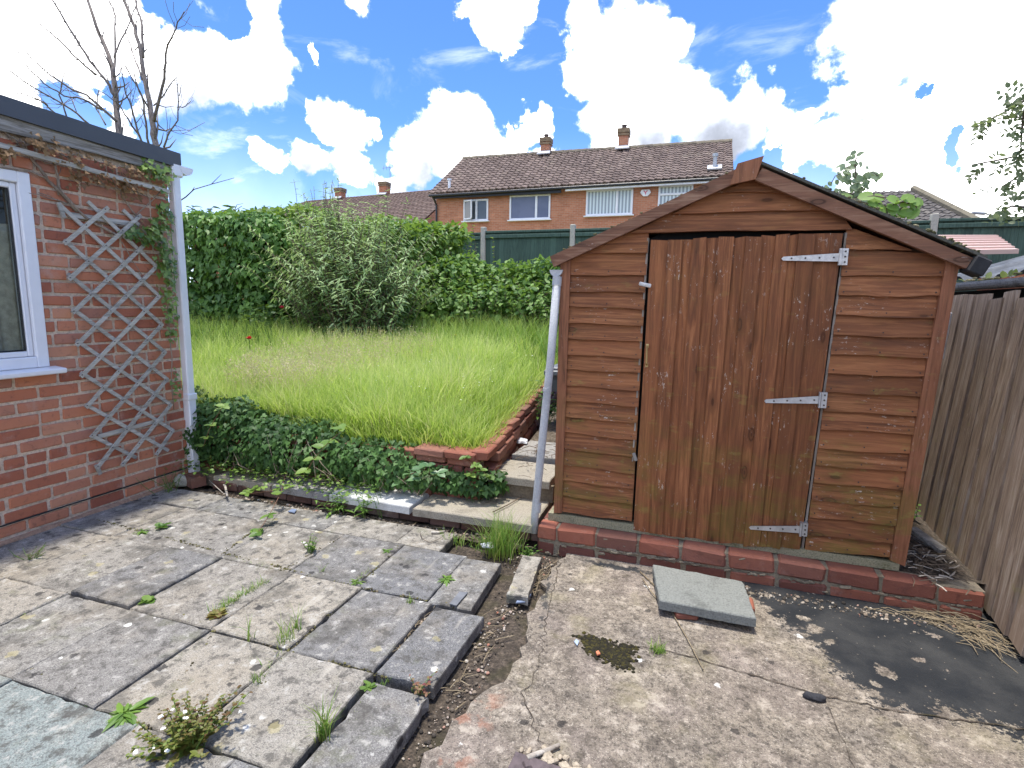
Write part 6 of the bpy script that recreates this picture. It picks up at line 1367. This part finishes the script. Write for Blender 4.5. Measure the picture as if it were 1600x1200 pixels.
# ------------------------------------------------------------------ loose things lying about
mb = MB(); q = [onz(1020, 881, .045), onz(1160, 908, .045), onz(1182, 966, .045), onz(1031, 938, .045)]
cc_ = sum(q) / 4; poly = []
for i in range(4):
    a, b = q[i], q[(i + 1) % 4]
    for j in range(12): e = 0 if j == 0 else -abs(random.gauss(0, .0025)); d = (b - a)[:2] / np.linalg.norm((b - a)[:2]); poly.append(a + (b - a) * j / 12 + np.array([-d[1] * -e, d[0] * -e, 0]))
n_ = len(poly); top = [p + (cc_ - p) * .02 for p in poly]
mb.add([(*p[:2], .002) for p in poly] + [(*p[:2], .040) for p in poly] + [tuple(p) for p in top], [(i, (i + 1) % n_, n_ + (i + 1) % n_, n_ + i) for i in range(n_)] + [(n_ + i, n_ + (i + 1) % n_, 2 * n_ + (i + 1) % n_, 2 * n_ + i) for i in range(n_)] + [tuple(range(2 * n_, 3 * n_)), tuple(range(n_))[::-1]])
mb.v = [(x, y, z - .008 * (y - 2.5)) for x, y, z in mb.v]
o = mb.build('loose_slab', M_GRYS); tag(o, 'loose grey green slab lying askew against the brick plinth before the door', 'slab')
mb = MB(); mb.box((.05, 2.42, -.015), (.10, .06, .03), rz=.2, bev=.008, tint=.3); tag(mb.build('brick_packing', M_PLBRICK), 'broken brick piece wedged under the front of the loose slab', 'brick'); mb = MB(); mb.box((.25, 2.60, -.013), (.20, .10, .03), bev=.008, tint=.6); tag(mb.build('brick_packing', M_PLBRICK), 'broken brick wedged under the rear of the loose slab', 'brick')
def rock(name, label, cat, p, d, m, rz=0., n=2):
    me = bpy.data.meshes.new(name); bm = bmesh.new(); bmesh.ops.create_icosphere(bm, subdivisions=3, radius=1)
    ph = rng.random(3) * 6
    for v in bm.verts:
        k = 1 + .13 * math.sin(v.co.x * 3 + ph[0]) + .11 * math.sin(v.co.y * 4 + ph[1]) + .08 * math.sin(v.co.z * 5 + v.co.x * 4 + ph[2]); c = v.co * k
        v.co = Vector((c.x * d[0], c.y * d[1], max(c.z, -.55) * d[2]))
    bm.to_mesh(me); bm.free(); me.polygons.foreach_set('use_smooth', [True] * len(me.polygons)); me.materials.append(m); o = bpy.data.objects.new(name, me); C.objects.link(o); o.location = [float(q) for q in p]; o.rotation_euler.z = rz; return tag(o, label, cat)
M_DSTONE = m_slab_plain('dark_stone', (.045, .045, .05), (.02, .02, .022), .6); M_PSTONE = m_slab_plain('pale_stone', (.42, .40, .33), (.22, .21, .16), .5)
p = onz(1273, 1089, ZC + .01); rock('flat_stone', 'flat dark stone lying on the concrete by the crack', 'stone', p, (.032, .022, .014), M_DSTONE)
p = onz(286, 752, .03); rock('pale_stone', 'pale rounded stone at the foot of the wall corner', 'stone', p, (.05, .045, .055), M_PSTONE, .4)
# brick with a frog
fb = thing('loose_brick', 'brown frogged brick lying on its bed beside the pale stone', 'brick', onz(303, 750, .036)); c = onz(303, 750, .036); mb = MB(); a = R(-20)
hx, hy, hz = .085, .05, .035; fx_, fy_ = .058, .028
ca, sa = math.cos(a), math.sin(a); rot = lambda x, y, z: (c[0] + x * ca - y * sa, c[1] + x * sa + y * ca, c[2] + z)
oo = [(-hx, -hy), (hx, -hy), (hx, hy), (-hx, hy)]; ii = [(-fx_, -fy_), (fx_, -fy_), (fx_, fy_), (-fx_, fy_)]; jj = [(x * .75, y * .6) for x, y in ii]
mb.add([rot(x, y, -hz) for x, y in oo] + [rot(x, y, hz) for x, y in oo] + [rot(x, y, hz) for x, y in ii] + [rot(x, y, hz - .022) for x, y in jj], [(0, 3, 2, 1)] + [(i, (i + 1) % 4, 4 + (i + 1) % 4, 4 + i) for i in range(4)] + [(4 + i, 4 + (i + 1) % 4, 8 + (i + 1) % 4, 8 + i) for i in range(4)] + [(8 + i, 8 + (i + 1) % 4, 12 + (i + 1) % 4, 12 + i) for i in range(4)] + [(12, 13, 14, 15)])
mb.build('brick_body', m_brick('brown_brick', [(.16, .07, .045), (.20, .09, .06)]), fb, recalc=False)
def twig(name, label, pts, z, r, m=None, n=5):
    P = [onz(px, py, z if not hasattr(z, '__len__') else z[i]) for i, (px, py) in enumerate(pts)]; mb = MB(); mb.tube(P, [r * (1 - .4 * i / len(P)) for i in range(len(P))], n); return tag(mb.build(name, m or M_DRY, None, smooth=True), label, 'twig')
M_DRY = m_wood('dry_stalk', (.27, .21, .13), 0, light=(.48, .40, .27), knots=False); M_DTW = m_wood('bleached_twig', (.40, .35, .29), 0, light=(.62, .58, .50), knots=False)
twig('dry_stalk', 'long dry stalk lying across the concrete beside the loose slab', [(1000, 893), (1030, 922), (1052, 960), (1075, 1000), (1099, 1047)], ZC + .008, .0032)
twig('dry_stalk', 'second dry stalk crossing the first by the loose slab corner', [(1004, 905), (1018, 925), (1040, 950)], ZC + .012, .003)
twig('dry_stalk', 'short dry stalk tucked along the front edge of the loose slab', [(1100, 963), (1120, 970), (1150, 968), (1172, 967)], ZC + .006, .003)
twig('curved_stick', 'pale curved stick resting on the kerb beside the loose brick', [(340, 745), (352, 760), (355, 775)], .03, .010, M_DTW, 7)
twig('curved_stick', 'thin forked twig between the loose brick and the curved stick', [(322, 745), (335, 758), (348, 770)], .03, .004, M_DTW)
twig('curved_stick', 'bent brown twig on the tan step slab', [(770, 800), (795, 788), (812, 778), (822, 772)], .115, .004, M_TWIG)
twig('wood_splinter', 'pale splinter of bark on the broken far slab', [(674, 832), (684, 832), (695, 830)], .008, .009, M_DTW, 6)
twig('wood_splinter', 'thick bleached stick beside the iron drain cover', [(824, 1184), (855, 1172), (874, 1164)], ZC + .012, .009, M_DTW, 7)
twig('curved_stick', 'wiry dark twig looped over the broken far slab', [(656, 832), (660, 842), (672, 848), (690, 840), (702, 828)], .01, .0018, M_TWIG)
def litter(name, label, cx, cy, sx, sy, n, L, z, seed, m=None, r=.0016, ang=None):
    rs = np.random.default_rng(seed); mb = MB()
    for _ in range(n):
        p = np.array([cx + rs.normal() * sx, cy + rs.normal() * sy, z + abs(rs.normal()) * .008]); a = rs.random() * 6.28 if ang is None else ang + rs.normal() * .5; l = L * (.35 + .9 * rs.random()); d = np.array([math.cos(a), math.sin(a), rs.normal() * .06]) * l / 2; b = rs.normal(size=3) * l * .07; b[2] = abs(b[2]); rr = r * (.6 + .9 * rs.random())
        mb.tube([p - d, p + b, p + d], [rr, rr, rr * .6], 4, rs.random())
    return tag(mb.build(name, m or M_DRY, None), label, 'litter', kind='stuff')
P_ = lambda px, py, z=ZC: onz(px, py, z)
c = P_(1470, 972); litter('straw_litter', 'dry straw and stalks heaped below the plinth by the side fence', c[0], c[1], .11, .03, 66, .14, ZC + .006, 3, ang=-.45)
c = P_(1540, 1000); litter('straw_litter', 'straw lying along the foot of the side fence', c[0] - .02, c[1], .05, .06, 60, .16, ZC + .006, 4, ang=-.9)
litter('leaf_litter', 'brown twigs and bark between shed and side fence', 1.16, 3.15, .07, .16, 110, .14, .115, 5, M_TWIG, .003); litter('leaf_litter', 'pale splinters among the bark by the shed corner', 1.18, 3.15, .07, .15, 34, .09, .125, 15, M_DTW, .003)
c = P_(822, 900); litter('straw_litter', 'tangled straw beside the small broken slab piece', c[0] + .06, c[1], .035, .09, 45, .11, -.045, 6, ang=1.2)
c = P_(745, 1010); litter('straw_litter', 'stalks strewn in the soil strip below the edge slabs', c[0] + .02, c[1] - .05, .05, .25, 22, .10, -.05, 7, ang=.9)
litter('straw_litter', 'bits of straw in the wide gap between the edge slabs', -1.045, 1.83, .008, .13, 34, .06, -.025, 8, ang=1.4, r=.0012)
litter('straw_litter', 'dead stems and litter in the soil gap before the step slabs', -1.6, 2.86, .35, .02, 80, .10, -.03, 9, M_DRY); litter('straw_litter', 'litter of twigs on the upper step slabs', -1.0, 3.7, .09, .22, 46, .10, .285, 10, M_TWIG, .002)
# gravel and crumbs in the soil strip and joints
n_ = NT('mixed_crumbs'); M_CRUMB = n_.out(n_.ramp(n_.att(), (0, (.03, .025, .02)), (.4, (.10, .08, .06)), (.7, (.28, .22, .16)), (.9, (.50, .45, .38)), (1, (.38, .15, .09))), .9)
pts = [(-.735 + rng.normal() * .035, 1.0 + 1.7 * rng.random(), -.062) for _ in range(900)] + [(-.74 + rng.normal() * .10, 2.72 + rng.normal() * .07, -.062) for _ in range(400)]
crumbs('soil_crumbs', 'grit and stone chips in the soil strip below the patio edge', pts, .0015, .0085, M_CRUMB, 21)
pts = [(-.9 - 2.3 * rng.random(), 2.86 + rng.normal() * .02, -.02) for _ in range(700)] + [(-1.05 + rng.normal() * .008, 1.6 + .48 * rng.random(), -.042) for _ in range(220)]
st2 = sheet('soil_strip', [-3.55 + .055 * i for i in range(50)], [2.80, 2.83, 2.86, 2.89, 2.92, 2.95], lambda x, y: -.024 + .010 * math.sin(x * 23) * math.sin(y * 60 + x * 9), M_SOIL, .006); tag(st2, 'dark soil filling the gap between patio and step kerb', 'soil', kind='structure')
crumbs('soil_crumbs', 'dark crumbs and chips in the gap between patio and steps', pts, .002, .010, M_CRUMB, 22)
pts = [(.2 + 1.1 * rng.random(), 2.80 - .06 * rng.random() * (1 + rng.random()), ZC) for _ in range(420)]; crumbs('soil_crumbs', 'dirt and crumbs gathered along the foot of the brick plinth', pts, .002, .010, M_CRUMB, 23)
# chips of slate, tile and plastic
def chip(name, label, quad, z, th, m, cat):
    mb = MB(); q = [onz(px, py, z) for px, py in quad]; mb.prism(q, (0, 0, th), .5); return tag(mb.build(name, m, None), label, cat)
M_SLATE = m_plain('slate', (.16, .165, .175), .55, .15, 20); M_BSL = m_plain('blue_slate', (.20, .25, .36), .5, .2, 30)
chip('slate_piece', 'rectangular grey slate piece lying on the narrow edge slab', [(702, 945), (718, 926), (731, 927), (713, 948)], .004, .006, M_SLATE, 'slate')
chip('slate_piece', 'blue grey slate chip on the soil beside the concrete', [(806, 943), (812, 932), (826, 927), (830, 930), (820, 942)], ZC + .004, .005, M_BSL, 'slate')
chip('slate_piece', 'small blue slate sliver on the far slab by the kerb', [(450, 800), (456, 796), (464, 797), (460, 802)], .004, .005, M_BSL, 'slate')
chip('slate_piece', 'pale blue fragment on the concrete beside the moss', [(897, 1004), (900, 1000), (905, 1003), (902, 1010)], ZC + .004, .005, m_plain('pale_blue', (.40, .48, .60), .5), 'fragment')
chip('tile_chip', 'orange tile chip lying in the moss patch', [(931, 1020), (935, 1018), (938, 1023), (933, 1025)], ZC + .012, .006, m_plain('orange_tile', (.60, .20, .10), .7), 'chip')
def crumple(name, label, p, r, m):
    me = bpy.data.meshes.new(name); bm = bmesh.new(); bmesh.ops.create_icosphere(bm, subdivisions=2, radius=1); rs = np.random.default_rng(int(p[0] * 1000) % 999 + 1000)
    for v in bm.verts: v.co = Vector((v.co.x * r * (1 + rs.normal() * .2), v.co.y * r * (1 + rs.normal() * .2), max(-.1, v.co.z) * r * .6 * (1 + rs.normal() * .3)))
    bm.to_mesh(me); bm.free(); me.materials.append(m); o = bpy.data.objects.new(name, me); C.objects.link(o); o.location = [float(q) for q in p]; return tag(o, label, 'litter')
M_WPL = m_plain('white_plastic', (.70, .71, .74), .35, .05)
crumple('plastic_scrap', 'crumpled white plastic scrap half hidden in the grass clump', onz(762, 853, 0), .035, M_WPL); crumple('plastic_scrap', 'crumpled white plastic on the upper step beside the drainpipe', onz(815, 690, .29), .05, M_WPL)
# moss patch in the concrete
mb = MB(); rs = np.random.default_rng(33)
for _ in range(900):
    u, v = rs.random(), rs.random(); a = P_(905, 992) + (P_(992, 1012) - P_(905, 992)) * u; b = P_(925, 1022) + (P_(982, 1046) - P_(925, 1022)) * u; p = a + (b - a) * v + rs.normal(size=3) * [.012, .012, 0]; r = .003 + .005 * rs.random()
    mb.box((p[0], p[1], ZC + r * .25), (r * 2.2, r * 2, r * 1.1), rz=rs.random() * 3, bev=r * .5, tint=rs.random())
n_ = NT('olive_moss'); f_ = n_.noise(n_.obj(), 190, 4, .7); M_OMOSS = n_.out(n_.mix(n_.ramp(n_.att(), (0, (.014, .011, .006)), (.6, (.030, .026, .007)), (1, (.08, .066, .010))), (.01, .008, .004), n_.mr(f_, .5, .66, 0, .8)), .95, n_.bump(f_, 1., .006)); o = mb.build('moss_patch', M_OMOSS, None, smooth=True, recalc=False); tag(o, 'dark olive moss cushion in a hollow of the concrete', 'moss', kind='stuff')
# iron drain cover at the bottom edge
dc = thing('drain_cover', 'rusty brown iron drain cover set in broken mortar at the lower edge', 'drain cover', P_(830, 1215)); c = P_(842, 1232); mb = MB(); a = R(4); M_IRON = m_plain('rusty_iron', (.13, .10, .10), .55, .3, 30, .5, .4)
e0, e1 = P_(806, 1174, ZC + .012), P_(893, 1204, ZC + .012); dx = (e1 - e0); dx /= np.linalg.norm(dx); dy = np.array([dx[1], -dx[0], 0])
q = [e0, e0 + dx * .30, e0 + dx * .30 + dy * .30, e0 + dy * .30]; mb.prism(q, (0, 0, -.02)); mb.build('lid', M_IRON, dc)
mb = MB()
for k in range(5):
    for j in range(5):
        o_ = e0 + dx * (.035 + .058 * k) + dy * (.03 + .058 * j); z3 = [o_, o_ + dx * .014 + dy * .016, o_ + dx * .028 + dy * .004, o_ + dx * .042 + dy * .020]
        mb.tube([p + [0, 0, .001] for p in z3], .0035, 4)
mb.build('raised_pattern', M_IRON, dc)
mb = MB()
for k in range(22): u = U(0, .34); w = abs(random.gauss(.014, .016)); p = e0 + dx * (u - .02) - dy * w; mb.box((p[0], p[1], ZC + .004 + U(0, .006)), (U(.012, .04), U(.01, .03), U(.008, .02)), rz=U(0, 3), bev=.004, tint=U(0, 1), jit=.002)
mb.build('broken_mortar', m_mortar('pale_mortar', (.55, .46, .34)), dc)
# grey plastic trough on the path
tb = thing('plastic_trough', 'dark grey plastic trough standing on the path behind the drainpipe', 'trough', ony(868, 612, 4.6)); p = ony(868, 612, 4.6); z0 = p[2]; mb = MB()
for (w, d, za, zb) in ((.34, .30, z0, z0 + .105), (.37, .33, z0 + .105, z0 + .135)):
    mb.prism([(p[0] - w / 2 + .1, 4.6, za), (p[0] + w / 2 + .1, 4.6, za), (p[0] + w / 2 + .115, 4.59, zb), (p[0] - w / 2 + .085, 4.59, zb)], (0, d, 0))
mb.build('trough_body', m_plain('dark_grey_plastic', (.075, .082, .092), .45, .1), tb); mb = MB(); mb.box((p[0] + .1, 4.755, z0 + .165), (.41, .37, .05), bev=.010); mb.box((p[0] + .1, 4.755, z0 + .2), (.35, .31, .03), bev=.010); mb.build('trough_rim', m_plain('grey_rim_plastic', (.13, .14, .155), .4, .1), tb)
